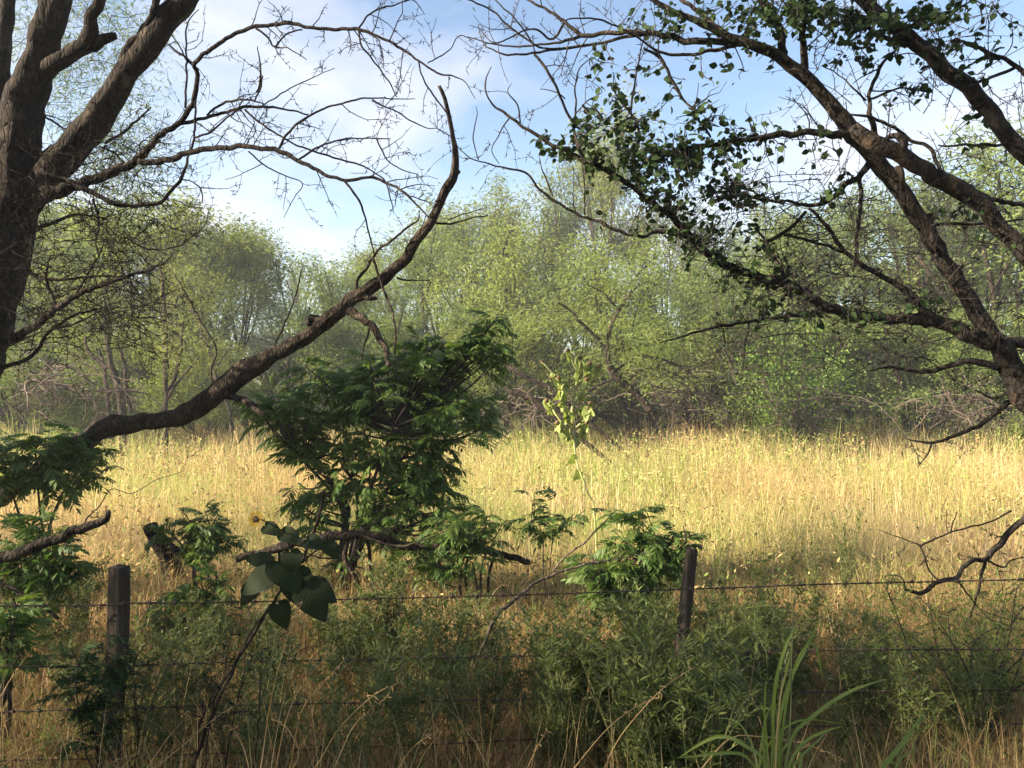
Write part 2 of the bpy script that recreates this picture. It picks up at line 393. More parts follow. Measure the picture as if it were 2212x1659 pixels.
# ------------------------------------------------------------------ far mesquite trees
def mesquite(seed, H, spread, stems=3, lobes=11, subs=13, leaves=60, leafsize=.15, bare=0.0, low=.32):
    """returns (wood MB, leaf MB) for a tree at the origin"""
    r = np.random.default_rng(seed)
    wood, leaf = MB(), MB()
    st = []
    for s in range(stems):
        a = 2 * math.pi * s / stems + r.uniform(-.5, .5)
        out = r.uniform(.10, .28) * H * spread
        pts = [np.array([.12 * math.cos(a), .12 * math.sin(a), -.1])]
        for k in range(1, 6):
            t = k / 5
            pts.append(np.array([math.cos(a) * out * t ** 1.2 + r.normal(0, .12), math.sin(a) * out * t ** 1.2 + r.normal(0, .12), H * .62 * t]))
        r0 = r.uniform(.085, .14) * H / 9
        P_, rd = catmull(pts, np.linspace(r0, r0 * .4, 6), .35)
        tube(wood, P_, rd, 7, .07, r=r)
        st.append((P_, rd))
    LP, LD, LS = [], [], []
    for L in range(lobes):
        a = r.uniform(0, 2 * math.pi); rr = math.sqrt(r.uniform(.03, 1)) * H * .46 * spread
        zc = H * (r.uniform(low, .88) if L > 2 else r.uniform(.76, .92))
        if zc > .75 * H: rr *= .6
        c = np.array([math.cos(a) * rr, math.sin(a) * rr, zc])
        P_, rd = st[int(np.argmin([np.linalg.norm(s[0][-1][:2] - c[:2]) for s in st]))]
        k = int(np.clip((zc / (H * .62)) * .6 * len(P_), 3, len(P_) - 2) * r.uniform(.55, 1))
        s0 = P_[k]
        mid = s0 * .5 + c * .5 + np.array([0, 0, r.uniform(.0, .12) * H]) + r.normal(0, .25, 3)
        B, br = catmull([s0, mid, c], [rd[k] * .7, rd[k] * .45, .018], .3)
        tube(wood, B, br, 5, .05, cap=False, r=r)
        rx = H * r.uniform(.12, .19) * spread; rz = H * r.uniform(.08, .13)
        for q in range(subs):
            v = unit(r.normal(0, 1, 3)) * r.uniform(.45, 1) ** .5
            e = c + v * np.array([rx, rx, rz])
            b0 = B[int(r.integers(len(B) // 2, len(B)))]
            m_ = (b0 + e) / 2 + r.normal(0, .12, 3) + np.array([0, 0, .12])
            S, sr = catmull([b0, m_, e], [.014, .009, .004], .3)
            tube(wood, S, sr, 3, cap=False)
            if r.random() < bare: continue
            nl = int(leaves * r.uniform(.5, 1.4))
            t = r.uniform(.25, 1.08, nl)[:, None]
            base = b0 * (1 - t) + e * t
            pp = base + r.normal(0, 1, (nl, 3)) * np.array([.24, .24, .22]) * H / 9
            LP.append(pp)
            dd = r.normal(0, 1, (nl, 3)) * np.array([1, 1, .5]) + np.array([0, 0, -.55]) + (pp - base) * 1.2
            LD.append(dd); LS.append(leafsize * r.uniform(.6, 1.4, nl))
    LP, LD, LS = np.concatenate(LP), np.concatenate(LD), np.concatenate(LS)
    Mx = frames(LD, r.normal(0, 1, LP.shape))
    stamp(leaf, ST_V, ST_Q, ST_T, Mx, LP, np.stack([LS * .27, LS, LS], 1))
    return wood, leaf

VAR = []
for k, (H, sp, stn, lb, sb, lv, bare, low) in enumerate([
        (9, 1.05, 3, 22, 14, 84, .06, .24), (9, .90, 5, 20, 14, 82, .10, .30), (9, 1.15, 4, 24, 13, 80, .12, .18),
        (9, 1.0, 2, 20, 15, 86, .05, .26), (9, 1.05, 5, 23, 13, 80, .15, .15)]):
    w_, l_ = mesquite(100 + k, H, sp, stn, lb, sb, lv, .15, bare, low)
    VAR.append((w_.mesh('trunk', M['bark_far']), l_.mesh('crown', M['leaf_mesq'] if k % 2 == 0 else M['leaf_mesq2'], False)))

w_, l_ = mesquite(117, 9, 1.15, 3, 19, 10, 46, .15, .18, .18)  # sparser crown, used only for the unseen shade trees
VAR.append((w_.mesh('trunk', M['bark_far']), l_.mesh('crown', M['leaf_mesq'], False)))

def place_tree(px, ptop, d, var, rot, label, group, wide=1.0, name='mesquite_tree'):
    H = (HY - ptop) / FP * d + EYE
    if px < 480 and ptop < 500: H *= 1.06
    x = (px - CX) / FP * d
    t = thing(name, (x, d, float(gz(x, d)) if d < 60 else 0), label, 'tree', group)
    for nm, me in zip(('trunk', 'crown'), VAR[var]):
        o = bpy.data.objects.new(nm, me); scene.collection.objects.link(o); o.parent = t
        if nm == 'crown': o['kind'] = 'stuff'
    t.rotation_euler = (0, 0, R(rot)); s = H / 8.9
    t.scale = (s * wide, s * wide, s)
    return t

FRONT = [
 (-170, 400, 25, 0, 10, 'mesquite at the left edge, mostly hidden behind the big dark trunk', 1),
 (130, 445, 27, 2, 80, 'mesquite just right of the big left trunk, behind its bare low branches', 1),
 (345, 415, 25, 1, 30, 'mesquite with several dark upright trunks above the lower end of the leaning log', .95),
 (545, 480, 28, 3, 200, 'rounded mesquite behind the middle of the leaning log', .9),
 (770, 520, 31, 0, 140, 'low pale mesquite in the dip of the tree line behind the leaning log', .9),
 (985, 470, 29, 2, 300, 'mesquite rising behind the dark leafy sapling', .95),
 (1160, 455, 27, 4, 60, 'bright mesquite in the middle of the tree line above the pale sunflower', .95),
 (1390, 500, 24, 2, 250, 'drooping mesquite above the heap of dead brush', 1.1),
 (1590, 480, 28, 0, 20, 'mesquite behind the long leafy limb, left of the round green bush', .9),
 (1760, 450, 29, 3, 110, 'mesquite directly behind the round green bush', .9),
 (1960, 330, 27, 1, 340, 'tall mesquite seen between the two thick slanting limbs at the right', .95),
 (2170, 290, 25, 4, 150, 'tall twiggy mesquite at the right edge behind the slanting trunk', 1),
]
for px, pt, d, v, ro, lab, wd in FRONT:
    place_tree(px, pt, d, v, ro, lab, 'mesquite trees along the field edge', wd)
for px, pt, d, v, ro, wd in [(30, 420, 40, 3, 0, 1), (240, 430, 38, 0, 50, .9), (450, 460, 41, 1, 90, .9), (640, 540, 46, 2, 10, .8), (840, 510, 44, 3, 130, .8),
                             (1040, 370, 37, 1, 200, .8), (1170, 350, 40, 0, 77, .7), (1275, 255, 36, 3, 33, .62), (1440, 400, 40, 1, 280, .8),
                             (1620, 420, 43, 4, 190, .8), (1800, 420, 41, 2, 250, .8), (2060, 330, 38, 0, 310, .8), (2300, 240, 34, 2, 45, .9)]:
    place_tree(px, pt, d, v, ro, 'paler mesquite standing in the second row behind the field-edge mesquites', 'second row of mesquites behind the tree line', wd)

for px, pt, d, v, ro, wd, lab in [(40, 700, 22, 4, 15, 1.3, 'low mesquite under the branches of the big left tree'), (200, 690, 24, 2, 95, 1.2, 'low mesquite between big left tree and dark upright trunks'),
        (430, 720, 23, 0, 130, 1.2, 'low mesquite just above the lower bend of the leaning log'), (620, 660, 25, 4, 220, 1.2, 'low mesquite left of the sapling, behind the leaning log'),
        (900, 640, 24, 2, 310, 1.2, 'low mesquite right behind the top of the leafy sapling'), (1090, 640, 23, 0, 40, 1.2, 'low mesquite between the leafy sapling and the pale sunflower'),
        (1250, 650, 25, 4, 170, 1.2, 'low mesquite behind the pale sunflower'), (1500, 620, 24, 1, 260, 1.3, 'low mesquite behind the dead brush heap'),
        (1640, 660, 26, 2, 350, 1.2, 'low mesquite left of the bright round bush'), (1830, 660, 25, 3, 66, 1.2, 'low mesquite right of the bright round bush'),
        (1990, 640, 23, 0, 190, 1.3, 'low mesquite under the forked right trunk'), (2190, 620, 22, 4, 280, 1.3, 'low mesquite at the right edge behind the trunk')]:
    place_tree(px, pt, d, v, ro, lab, 'low mesquites filling the foot of the tree line', wd)

# far wood closing the horizon
fw = MB(); r = np.random.default_rng(55)
n_ = 26000
a = r.uniform(-.75, .75, n_); d_ = r.uniform(55, 110, n_)
bh = 4.5 + 1.5 * np.sin(a * 23) + 1.2 * np.sin(a * 51 + 1)
pp = np.stack([np.tan(a) * d_, d_, r.uniform(.02, 1, n_) ** .8 * bh], 1)
dd = r.normal(0, 1, (n_, 3))
stamp(fw, ST_V, ST_Q, ST_T, frames(dd, r.normal(0, 1, (n_, 3))), pp, np.stack([r.uniform(.3, .8, n_), r.uniform(.6, 1.3, n_), np.ones(n_)], 1))
tag(fw.build('distant_woods', M['leaf_mesq2'], smooth=False), 'far-off belt of woods seen between the trunks', 'woods', kind='stuff')

# ------------------------------------------------------------------ bushes and dead brush at the field edge
def bush(name, px, py, rx, ry, d, nleaf, lmat, size, label, cat='bush', tv=(OV_V, OV_Q, OV_T), stems=10, wmat='bark_far', group=None, wx=.55, lean=0):
    r = np.random.default_rng(int(px * 7 + py))
    c = W(px, py, d); X_ = rx / FP * d; Z_ = ry / FP * d
    base = np.array([c[0] + lean, d, 0.0])
    t = thing(name, base, label, cat, group)
    wd, lf = MB(), MB(); pos, dirs = [], []
    for s in range(stems):
        v = unit(r.normal(0, 1, 3)) * r.uniform(.3, 1) ** .4
        e = c + v * np.array([X_, X_ * .8, Z_])
        e[2] = max(e[2], .15)
        b0 = base + r.normal(0, .08, 3) * np.array([1, 1, 0])
        m_ = b0 * .45 + e * .55 + r.normal(0, .12, 3) * X_
        P_, rd = catmull([b0, m_, e], [.03, .018, .006], .2)
        tube(wd, P_, rd, 4, .05, cap=False, r=r)
        for q in range(6):
            k = int(r.integers(len(P_) // 3, len(P_)))
            e2 = P_[k] + r.normal(0, .35, 3) * np.array([X_, X_, Z_])
            e2[2] = max(e2[2], .1)
            tube(wd, np.array([P_[k], (P_[k] + e2) / 2 + r.normal(0, .03, 3), e2]), [.009, .006, .003], 3, cap=False)
            nl = max(1, int(nleaf / stems / 6)); tt = r.uniform(.2, 1.1, nl)[:, None]
            pos.append(P_[k] * (1 - tt) + e2 * tt + r.normal(0, .10, (nl, 3)) * X_)
            dirs.append(r.normal(0, 1, (nl, 3)) + np.array([0, 0, -.2]))
    wd.build('stems', M[wmat], t)
    pos, dirs = np.concatenate(pos), np.concatenate(dirs); pos[:, 2] = np.maximum(pos[:, 2], .03)
    sz = size * r.uniform(.6, 1.3, len(pos))
    stamp(lf, *tv, frames(dirs, r.normal(0, .6, pos.shape) + np.array([0, 0, 1])), pos, np.stack([sz * wx * 1.6, sz, sz], 1))
    tag(lf.build('foliage', lmat, t), kind='stuff')
    return t

bush('round_bush', 1725, 775, 120, 85, 21, 9000, M['leaf_bush'], .075, 'round leafy bush of brightest green below the long limb', stems=26)
bush('round_bush', 1860, 830, 110, 70, 23, 3500, M['leaf_mesq2'], .10, 'darker olive bush just right of the bright green round bush', stems=18)
k = 0
for px, py, rx, ry, d, lab in [(60, 820, 130, 60, 22, 'olive brush under the mesquites at the left edge'), (250, 835, 90, 50, 25, 'low olive bush left of the dark upright trunks'),
      (470, 850, 100, 45, 25, 'low olive bush right of the dark upright trunks'), (640, 830, 100, 60, 24, 'olive bush between the leaning log and the leafy sapling'),
      (1010, 850, 90, 60, 22, 'dark olive bush behind the right side of the leafy sapling'), (1190, 820, 100, 70, 23, 'dark olive bush left of the pale sunflower'),
      (1380, 820, 110, 60, 26, 'olive bush behind the heap of dead brush'), (1560, 830, 110, 70, 25, 'olive bush between dead brush and round green bush'),
      (2010, 820, 120, 75, 24, 'dark olive brush below the forked trunk at right'), (2180, 800, 110, 90, 22, 'olive brush at the right edge behind the trunk')]:
    bush('scrub_bush', px, py, rx, ry, d, 2600, M['leaf_mesq2'] if k % 2 else M['leaf_near'], .11, lab, tv=(ST_V, ST_Q, ST_T), stems=22, group='scrub under the tree line', wx=.22)
    k += 1

def brush(px, py, rx, ry, d, n_t, label, mat='twig_dead', seed=1, sweep=(1, 0, -.2)):
    r = np.random.default_rng(seed)
    c = W(px, py, d); X_ = rx / FP * d; Z_ = ry / FP * d
    t = thing('dead_brush', (c[0], d, 0), label, 'brush', 'heaps of dead branches at the field edge')
    mb = MB()
    for q in range(n_t):
        p = c + r.normal(0, .45, 3) * np.array([X_, X_ * .5, Z_]); p[2] = max(p[2], .05)
        dr = np.array(sweep) * r.choice([-1, 1, 1]) + r.normal(0, .55, 3)
        twig(mb, p, dr, r.uniform(.5, 1.5) * X_ * .6, r.uniform(.008, .022), 1, r, .04, .3, 4, None, 4, False)
    tag(mb.build('branches', M[mat], t), kind='stuff')
brush(1480, 835, 150, 55, 19, 70, 'grey-brown heap of dead branches right of the twisted dark trunk', seed=3, sweep=(1, 0, -.35))
brush(2080, 880, 120, 50, 18, 55, 'heap of dead branches below the right-hand trunk', seed=4)
brush(120, 830, 140, 60, 15, 60, 'tangle of dead branches left of the leaning log', seed=5)
brush(1130, 880, 120, 40, 19, 45, 'tangle of dead branches behind the leafy sapling', seed=6)
brush(1750, 890, 150, 40, 20, 40, 'tangle of dead branches under the round green bush', seed=8)

# ------------------------------------------------------------------ traced limbs
class Traced:
    """a tree or branch whose limbs follow the photograph, each with its own depth, girth and side twigs"""
    def __init__(self, name, base, label, cat, mat, seed, group=None):
        self.t = thing(name, base, label, cat, group); self.mat = mat
        self.S = np.zeros((0, 3)); self.r = np.random.default_rng(seed); self.paths = []
        self.tw = MB(); self.tips = []
    def limb(self, pts, d0=None, d1=None, name='branch', sides=10, rough=.06, bend=.12, parent=None, crook=True):
        if d0 is None:
            q = (self.S[:, 0] - pts[0][0]) ** 2 + (self.S[:, 1] - pts[0][1]) ** 2
            d0 = self.S[int(np.argmin(q)), 2]
        if d1 is None:
            ln = sum(math.hypot(pts[k + 1][0] - pts[k][0], pts[k + 1][1] - pts[k][1]) for k in range(len(pts) - 1))
            d1 = d0 + self.r.uniform(-.35, .35) * ln / FP * d0
        n = len(pts); ph = self.r.uniform(0, 6.28)
        wp, rd, ss = [], [], []
        for k, p in enumerate(pts):
            f = k / max(1, n - 1)
            d = d0 * (1 - f) + d1 * f + bend * math.sin(ph + f * 5) * f * (1 - f) * 2
            wp.append(W(p[0], p[1], d)); rd.append(max(.0016, p[2] * .435 / FP * d)); ss.append((p[0], p[1], d))
        step = max(.022, min(.06, np.mean(rd) * .8))
        P_, ra = catmull(wp, rd, step)
        if len(P_) > 4 and crook:
            kn = self.r.normal(0, 1, (len(P_), 3)); kn[1:-1] = (kn[:-2] + kn[1:-1] * 1.5 + kn[2:]) / 2.2
            kn[0] = 0; P_ = P_ + kn * (np.minimum(ra * .16, .008) + .0016)[:, None]
            lump = np.repeat(self.r.normal(0, 1, len(P_) // 5 + 2), 5)[:len(P_)]
            lump = np.convolve(np.pad(lump, 3, 'edge'), np.ones(7) / 7, 'valid'); ra = ra * (1 + .07 * lump)
        m = MB(); sd = sides if np.max(ra) > .02 else (6 if np.max(ra) > .008 else 5)
        tube(m, P_, ra, sd, rough if np.max(ra) > .012 else .02, r=self.r)
        o = m.build(name, self.mat, parent or self.t)
        xs_ = P_[:, 0] / P_[:, 1] * FP + CX; ys_ = HY - (P_[:, 2] - EYE) / P_[:, 1] * FP
        self.S = np.concatenate([self.S, np.stack([xs_, ys_, P_[:, 1]], 1)])
        self.paths.append((P_, ra))
        return o
    def twigs(self, per_m=7, length=.35, rad=.004, level=1, droop=0.0, maxr=.03, crook=.35, sub=3, up=.15, only=None):
        for idx, (P_, ra) in enumerate(self.paths):
            if only is not None and idx not in only: continue
            seg = np.linalg.norm(np.diff(P_, axis=0), axis=1).sum()
            for q in range(int(seg * per_m)):
                k = int(self.r.integers(1, len(P_) - 1)) if len(P_) > 3 else 1
                if ra[k] > maxr: continue
                ax = unit(P_[k] - P_[k - 1]); side = unit(np.cross(ax, self.r.normal(0, 1, 3)))
                twig(self.tw, P_[k], unit(ax * .5 + side + np.array([0, 0, up])), length * self.r.uniform(.35, 1.3), min(rad, ra[k] * .6) * self.r.uniform(.7, 1.1), level if self.r.random() < .6 else 0, self.r, droop, crook, 4, self.tips, sub)
    def finish(self, mat=None):
        if self.tw.n: tag(self.tw.build('twigs', mat or self.mat, self.t), kind='stuff')

# ---- big tree at the left
LB = W(-190, 1340, 6.6); LB[2] = 0
L = Traced('gnarled_tree', LB, 'big dark gnarled tree with thick forking limbs at the left edge', 'tree', M['bark_left'], 21)
L_trunk = L.limb([(-190, 1360, 190), (-170, 1150, 165), (-120, 950, 140)] + g(0, 1, (-110, 520, 330), (-20, 250, 300), (50, 0, 300)) + g(0, 0, (70, 1400, 330), (110, 1150, 330), (120, 950, 300), (150, 700, 250), (205, 500, 235), (290, 250, 210), (390, -60, 180), (470, -400, 140), (600, -800, 90)), 6.6, 6.3, 'trunk', 26, .055)
L.limb(g(0, 0, (110, 1330, 230), (270, 1180, 240), (430, 1000, 220), (620, 790, 205), (760, 560, 195), (880, 390, 190), (1060, 160, 185), (1260, -80, 170), (1500, -400, 130), (1700, -800, 80)), 6.55, 6.0, 'limb', 24, .05)
L.limb(g(0, 0, (60, 1300, 160), (20, 1000, 150), (0, 640, 130), (25, 320, 120), (50, -40, 110), (30, -500, 70)), 6.6, 7.2, 'limb', 22, .05)
L_fork = L.limb(g(0, 0, (260, 500, 120), (420, 370, 115), (550, 270, 105), (600, 130, 90), (650, -40, 80), (760, -400, 50)), None, 5.9, 'limb', 12, .06)
L.limb(g(0, 0, (560, 290, 90), (650, 260, 80), (745, 232, 50)), None, None, 'stub', 12, .12, parent=L_fork)
L.limb(g(0, 0, (790, 420, 70), (840, 310, 62), (950, 170, 60), (1035, -30, 55), (1120, -300, 40)), None, 5.9, 'limb', 10, .06)
L.limb(g(0, 0, (-20, 820, 70), (90, 580, 70), (190, 390, 60), (240, 200, 55), (270, -20, 45)), 6.4, 7.0, 'limb', 10, .06)
D = g(0, 0, (300, 1250, 100), (560, 1180, 75), (760, 1100, 68), (880, 1045, 55), (1050, 870, 45), (1150, 800, 42), (1230, 700, 38), (1270, 600, 36), (1275, 480, 36), (1260, 420, 34), (1300, 370, 32), (1400, 290, 30), (1530, 215, 28), (1650, 175, 27), (1850, 150, 26), (2000, 180, 24), (2212, 190, 24), (2322, 190, 24), (2462, 245, 22), (2612, 320, 20), (2712, 390, 17), (2832, 470, 14), (2932, 490, 10), (3012, 530, 7), (3077, 640, 5))
L.limb(D, 6.3, 5.4, 'branch', 9)
L.limb(g(0, 0, (880, 1045, 46), (1050, 1040, 44), (1200, 1000, 42), (1350, 965, 38), (1550, 950, 36), (1750, 965, 35), (1850, 1000, 33), (2000, 1070, 30), (2212, 1165, 26), (2412, 1150, 22), (2512, 1190, 20), (2612, 1240, 18), (2692, 1320, 14), (2782, 1410, 10)), None, 5.2, 'branch', 8)
for pts in [
  g(0, 0, (2230, 1170, 20), (2322, 1300, 18), (2372, 1420, 16), (2402, 1560, 14), (2430, 1659, 10)),
  g(0, 0, (1150, 805, 28), (1300, 770, 24), (1450, 730, 22), (1600, 690, 20), (1750, 695, 18), (1900, 715, 15), (2000, 745, 12)),
  g(0, 0, (1340, 745, 18), (1430, 680, 18), (1530, 650, 18), (1650, 655, 14), (1720, 680, 10), (1730, 760, 7)),
  g(0, 0, (1200, 700, 16), (1205, 600, 15), (1210, 450, 14), (1210, 300, 13), (1215, 150, 10), (1290, 60, 6)),
  g(0, 0, (1270, 620, 16), (1265, 800, 18), (1262, 890, 20), (1230, 980, 20), (1210, 1050, 22), (1170, 1160, 24), (1100, 1250, 26), (1040, 1310, 28), (900, 1330, 30), (750, 1320, 34), (650, 1280, 36), (550, 1230, 38), (420, 1170, 40), (270, 1110, 40)),
  g(0, 0, (1260, 890, 16), (1370, 850, 14), (1500, 740, 10), (1570, 690, 7)),
  g(0, 0, (1085, 285, 10), (1170, 350, 16), (1262, 430, 22)),
  g(0, 0, (1110, 230, 8), (1170, 310, 12), (1200, 380, 14), (1255, 425, 18)),
  g(0, 0, (1810, 960, 20), (1850, 880, 18), (1930, 800, 17), (2010, 745, 16), (2100, 700, 15), (2212, 670, 14), (2302, 645, 13), (2392, 635, 12), (2542, 640, 9), (2692, 640, 5)),
  g(0, 0, (2412, 650, 14), (2512, 700, 13), (2612, 750, 12), (2692, 800, 11), (2772, 830, 9), (2832, 835, 7), (2892, 860, 5)),
  g(0, 0, (1590, 710, 16), (1680, 790, 16), (1850, 900, 16), (2000, 970, 15), (2212, 1035, 13), (2362, 1080, 12), (2492, 1170, 11), (2530, 1290, 9), (2550, 1370, 6)),
  g(0, 0, (1930, 1040, 16), (2050, 960, 15), (2212, 905, 13), (2332, 895, 12), (2532, 900, 8)),
  g(0, 0, (2442, 905, 12), (2482, 980, 11), (2512, 1040, 10), (2612, 1105, 9), (2702, 1130, 7), (2752, 1190, 4)),
  g(0, 0, (2322, 190, 16), (2342, 300, 15), (2432, 410, 13), (2522, 530, 11), (2572, 630, 8)),
  g(0, 0, (2712, 400, 12), (2742, 510, 12), (2822, 640, 13), (2902, 735, 12)),
  g(0, 0, (2772, 410, 10), (2862, 360, 11), (2932, 300, 9), (2982, 230, 8), (3072, 270, 5)),
  g(0, 0, (1660, 185, 16), (1740, 240, 16), (1775, 300, 14), (1860, 220, 12), (1960, 190, 12)),
  g(0, 0, (1775, 300, 12), (1880, 320, 9), (1990, 390, 5)),
  g(0, 0, (2322, 185, 14), (2412, 80, 14), (2560, 30, 11), (2680, 0, 9), (2752, 100, 4)),
  g(0, 0, (1700, 490, 10), (1690, 560, 14), (1650, 660, 12)),
  g(0, 0, (1670, 300, 6), (1685, 400, 12), (1690, 500, 14), (1660, 600, 12)),
  g(0, 0, (1700, 680, 10), (1800, 620, 10), (1950, 540, 9), (2060, 490, 7), (2170, 440, 4)),
  g(0, 0, (1610, 980, 12), (1700, 1060, 11), (1830, 1130, 10), (1960, 1190, 8), (1900, 1290, 6), (1840, 1410, 4)),
  g(0, 0, (1700, 1060, 8), (1580, 1120, 6), (1460, 1165, 4)),
  g(0, 0, (1170, 1160, 10), (1250, 1180, 10), (1310, 1230, 12), (1310, 1310, 8)),
  g(0, 0, (680, 930, 20), (780, 870, 20), (880, 790, 18), (980, 690, 10)),
  g(0, 0, (640, 950, 14), (740, 990, 16), (800, 1050, 18)),
  g(0, 0, (60, 680, 14), (250, 730, 16), (440, 840, 15), (600, 860, 12), (740, 890, 7)),
  g(0, 0, (470, 850, 10), (480, 950, 12), (530, 1030, 10), (550, 1090, 6)),
  g(0, 0, (200, 1040, 18), (330, 950, 18), (500, 930, 14), (690, 930, 8)),
  g(0, 0, (0, 930, 14), (120, 870, 14), (260, 780, 10)),
  g(0, 0, (0, 1360, 18), (200, 1350, 18), (330, 1300, 16), (420, 1200, 14)),
  g(0, 0, (130, 1560, 30), (250, 1480, 34), (350, 1440, 26), (520, 1390, 18), (700, 1420, 10)),
  g(0, 1, (-40, 600, 70), (150, 500, 62), (370, 340, 52), (550, 230, 42), (800, 135, 28), (1000, 80, 16), (1120, -10, 7)),
  g(0, 1, (370, 340, 20), (310, 200, 24), (300, 100, 20), (330, 0, 10)),
  g(0, 1, (-40, 740, 36), (200, 650, 30), (330, 480, 24), (500, 380, 18), (700, 330, 10)),
  g(0, 1, (100, 20, 30), (220, 120, 32), (300, 150, 30), (450, 150, 22), (620, 130, 16), (800, 130, 8)),
  g(0, 1, (100, 560, 14), (280, 490, 16), (480, 440, 13), (680, 350, 10), (860, 330, 8), (1040, 310, 4)),
  g(0, 1, (480, 270, 18), (560, 130, 16), (640, 0, 12), (690, -120, 8)),
  g(0, 0, (600, 1290, 16), (640, 1430, 16), (620, 1560, 14), (640, 1659, 10)),
  g(0, 0, (760, 1500, 10), (900, 1590, 12), (980, 1620, 14), (1140, 1600, 12), (1300, 1490, 8), (1360, 1360, 4)),
]:
    L.limb(pts, 6.1 if not len(L.S) else None, None, 'branch', 8)
n_traced = len(L.paths)
L.twigs(6.5, .34, .0052, 1, 0, .030, .38, 3, only=range(7, n_traced))
# fine dead twigs low on the trunk
rr = L.r
for q in range(270):
    p = W(rr.uniform(-20, 320), rr.uniform(300, 760), rr.uniform(5.6, 7.2))
    twig(L.tw, p, np.array([1, 0, -.1]) + rr.normal(0, .7, 3), rr.uniform(.2, .7), .004, 1, rr, .02, .35, 3, None, 3)
L.finish()
# its feathery crown: overhead, above the frame, and the wisps behind the limbs
def mesq_leaves(mb, C, n_, r, spread, ln=.06, dr=-.5):
    """drooping strips of fine leaflets round centre points"""
    i_ = r.integers(0, len(C), n_)
    pos = C[i_] + r.normal(0, 1, (n_, 3)) * spread
    dd = r.normal(0, 1, (n_, 3)) * np.array([1, 1, .6]) + np.array([0, 0, dr])
    s = ln * r.uniform(.6, 1.5, n_)
    stamp(mb, ST_V, ST_Q, ST_T, frames(dd, r.normal(0, 1, (n_, 3))), pos, np.stack([s * .11, s, s], 1))
lv = MB(); tb = MB()
C = []
for k in range(60):
    c = W(rr.uniform(130, 330), rr.uniform(-40, 300), rr.uniform(7.2, 8.6)); C.append(c)
    twig(tb, c + np.array([-.3, 0, .2]), rr.normal(0, 1, 3), .5, .004, 1, rr, .1, .3, 3, None, 3, False)
for k in range(26):
    c = W(rr.uniform(0, 130), rr.uniform(-40, 220), rr.uniform(7.2, 8.6)); C.append(c)
for k in range(40):
    c = W(rr.uniform(180, 330), rr.uniform(300, 420), rr.uniform(6.8, 7.4)); C.append(c)
mesq_leaves(lv, np.array(C), 9000, rr, np.array([.16, .16, .16]), .06)
# overhead canopy that shades the fence row
TOPS = []
for k in range(130):
    p = np.array([rr.uniform(-6.5, 2.5), rr.uniform(4.2, 8.2), rr.uniform(6.6, 9.5)])
    if p[2] < 5.9 + .25 * abs(p[0]): p[2] += 1
    TOPS.append(p)
    s0 = L.paths[int(rr.integers(0, 4))][0][-1]
    if k % 3 == 0: tube(tb, catmull([s0, (s0 + p) / 2 + np.array([0, 0, .5]), p], [.04, .025, .008], .4)[0], np.linspace(.035, .008, len(catmull([s0, (s0 + p) / 2 + np.array([0, 0, .5]), p], [.04, .025, .008], .4)[0])), 5, cap=False)
mesq_leaves(lv, np.array(TOPS), 15000, rr, np.array([.42, .42, .34]), .16)
tag(tb.build('fine_branches', M['twig'], L.t), kind='stuff')
tag(lv.build('crown', M['leaf_near'], L.t, False), kind='stuff')

# unseen mesquites left of and behind the view, added to shade the foreground
for x, y, s, v, ro, lab in [(-13.5, -5.0, 1.65, 5, 120, 'unseen shade mesquite placed in the fence row, left of the big gnarled tree, tallest one'),
                            (-8.6, 2.2, .70, 5, 200, 'unseen shade mesquite placed in the fence row, just left of the big gnarled tree'),
                            (-11.0, 7.0, .72, 5, 40, 'unseen shade mesquite placed in the fence row, beyond the big gnarled tree'),
                            (-9.3, -2.4, 1.5, 0, 75, 'unseen shade mesquite added on the road side of the fence row'),
                            (-4.5, -5.5, 1.0, 3, 10, 'unseen shade mesquite added behind the viewer, to the left'),
                            (1.5, -6.5, 1.0, 0, 100, 'unseen shade mesquite added straight behind the viewer'),
                            (7.0, -5.0, 1.0, 2, 240, 'unseen shade mesquite added behind the viewer, to the right')]:
    t = thing('mesquite_tree', (x, y, 0), lab, 'tree', 'unseen mesquites added for shade')
    for nm, me in zip(('trunk', 'crown'), VAR[v]):
        o = bpy.data.objects.new(nm, me); scene.collection.objects.link(o); o.parent = t
        if nm == 'crown': o['kind'] = 'stuff'
    t.rotation_euler = (0, 0, R(ro)); t.scale = (s * .85, s * .85, s) if y < 1 else (s, s, s)

# ---- leaning broken trunk
Kb = W(-420, 1350, 7.2); Kb[2] = 0
K = Traced('leaning_trunk', Kb, 'long dead trunk leaning up to the right over the leafy sapling', 'dead tree', M['bark_dead'], 31)
K_trunk = K.limb([(-420, 1345, 75), (-200, 1200, 66), (-70, 1110, 58)] + g(0, 1, (0, 1560, 135), (200, 1440, 135), (450, 1250, 140), (640, 1130, 145), (740, 1095, 145), (900, 1080, 128), (1100, 1050, 125), (1300, 970, 145), (1450, 860, 150), (1600, 745, 145), (1800, 620, 125), (2000, 520, 112), (2100, 445, 120), (2212, 345, 108), (2292, 270, 92), (2412, 200, 88), (2512, 120, 80), (2612, 40, 75), (2682, -50, 72), (2772, -190, 62), (2852, -340, 60), (2912, -460, 66), (2942, -550, 56), (2952, -660, 44), (2927, -760, 33), (2912, -910, 30), (2882, -1020, 28), (2842, -1100, 24)), 7.2, 6.2, 'trunk', 24, .06)
K.limb(g(1, 0, (725, 1130, 40), (750, 1118, 38), (768, 1112, 20)), None, None, 'knot', 10, .12, parent=K_trunk)
K.limb(g(0, 1, (2080, 440, 90), (2030, 420, 70), (2000, 440, 40)), None, None, 'knot', 10, .14, parent=K_trunk)
K.limb(g(1, 1, (50, 350, 62), (180, 440, 56), (250, 530, 48), (290, 620, 36), (305, 710, 26)), None, 6.2, 'branch', 10, .08)
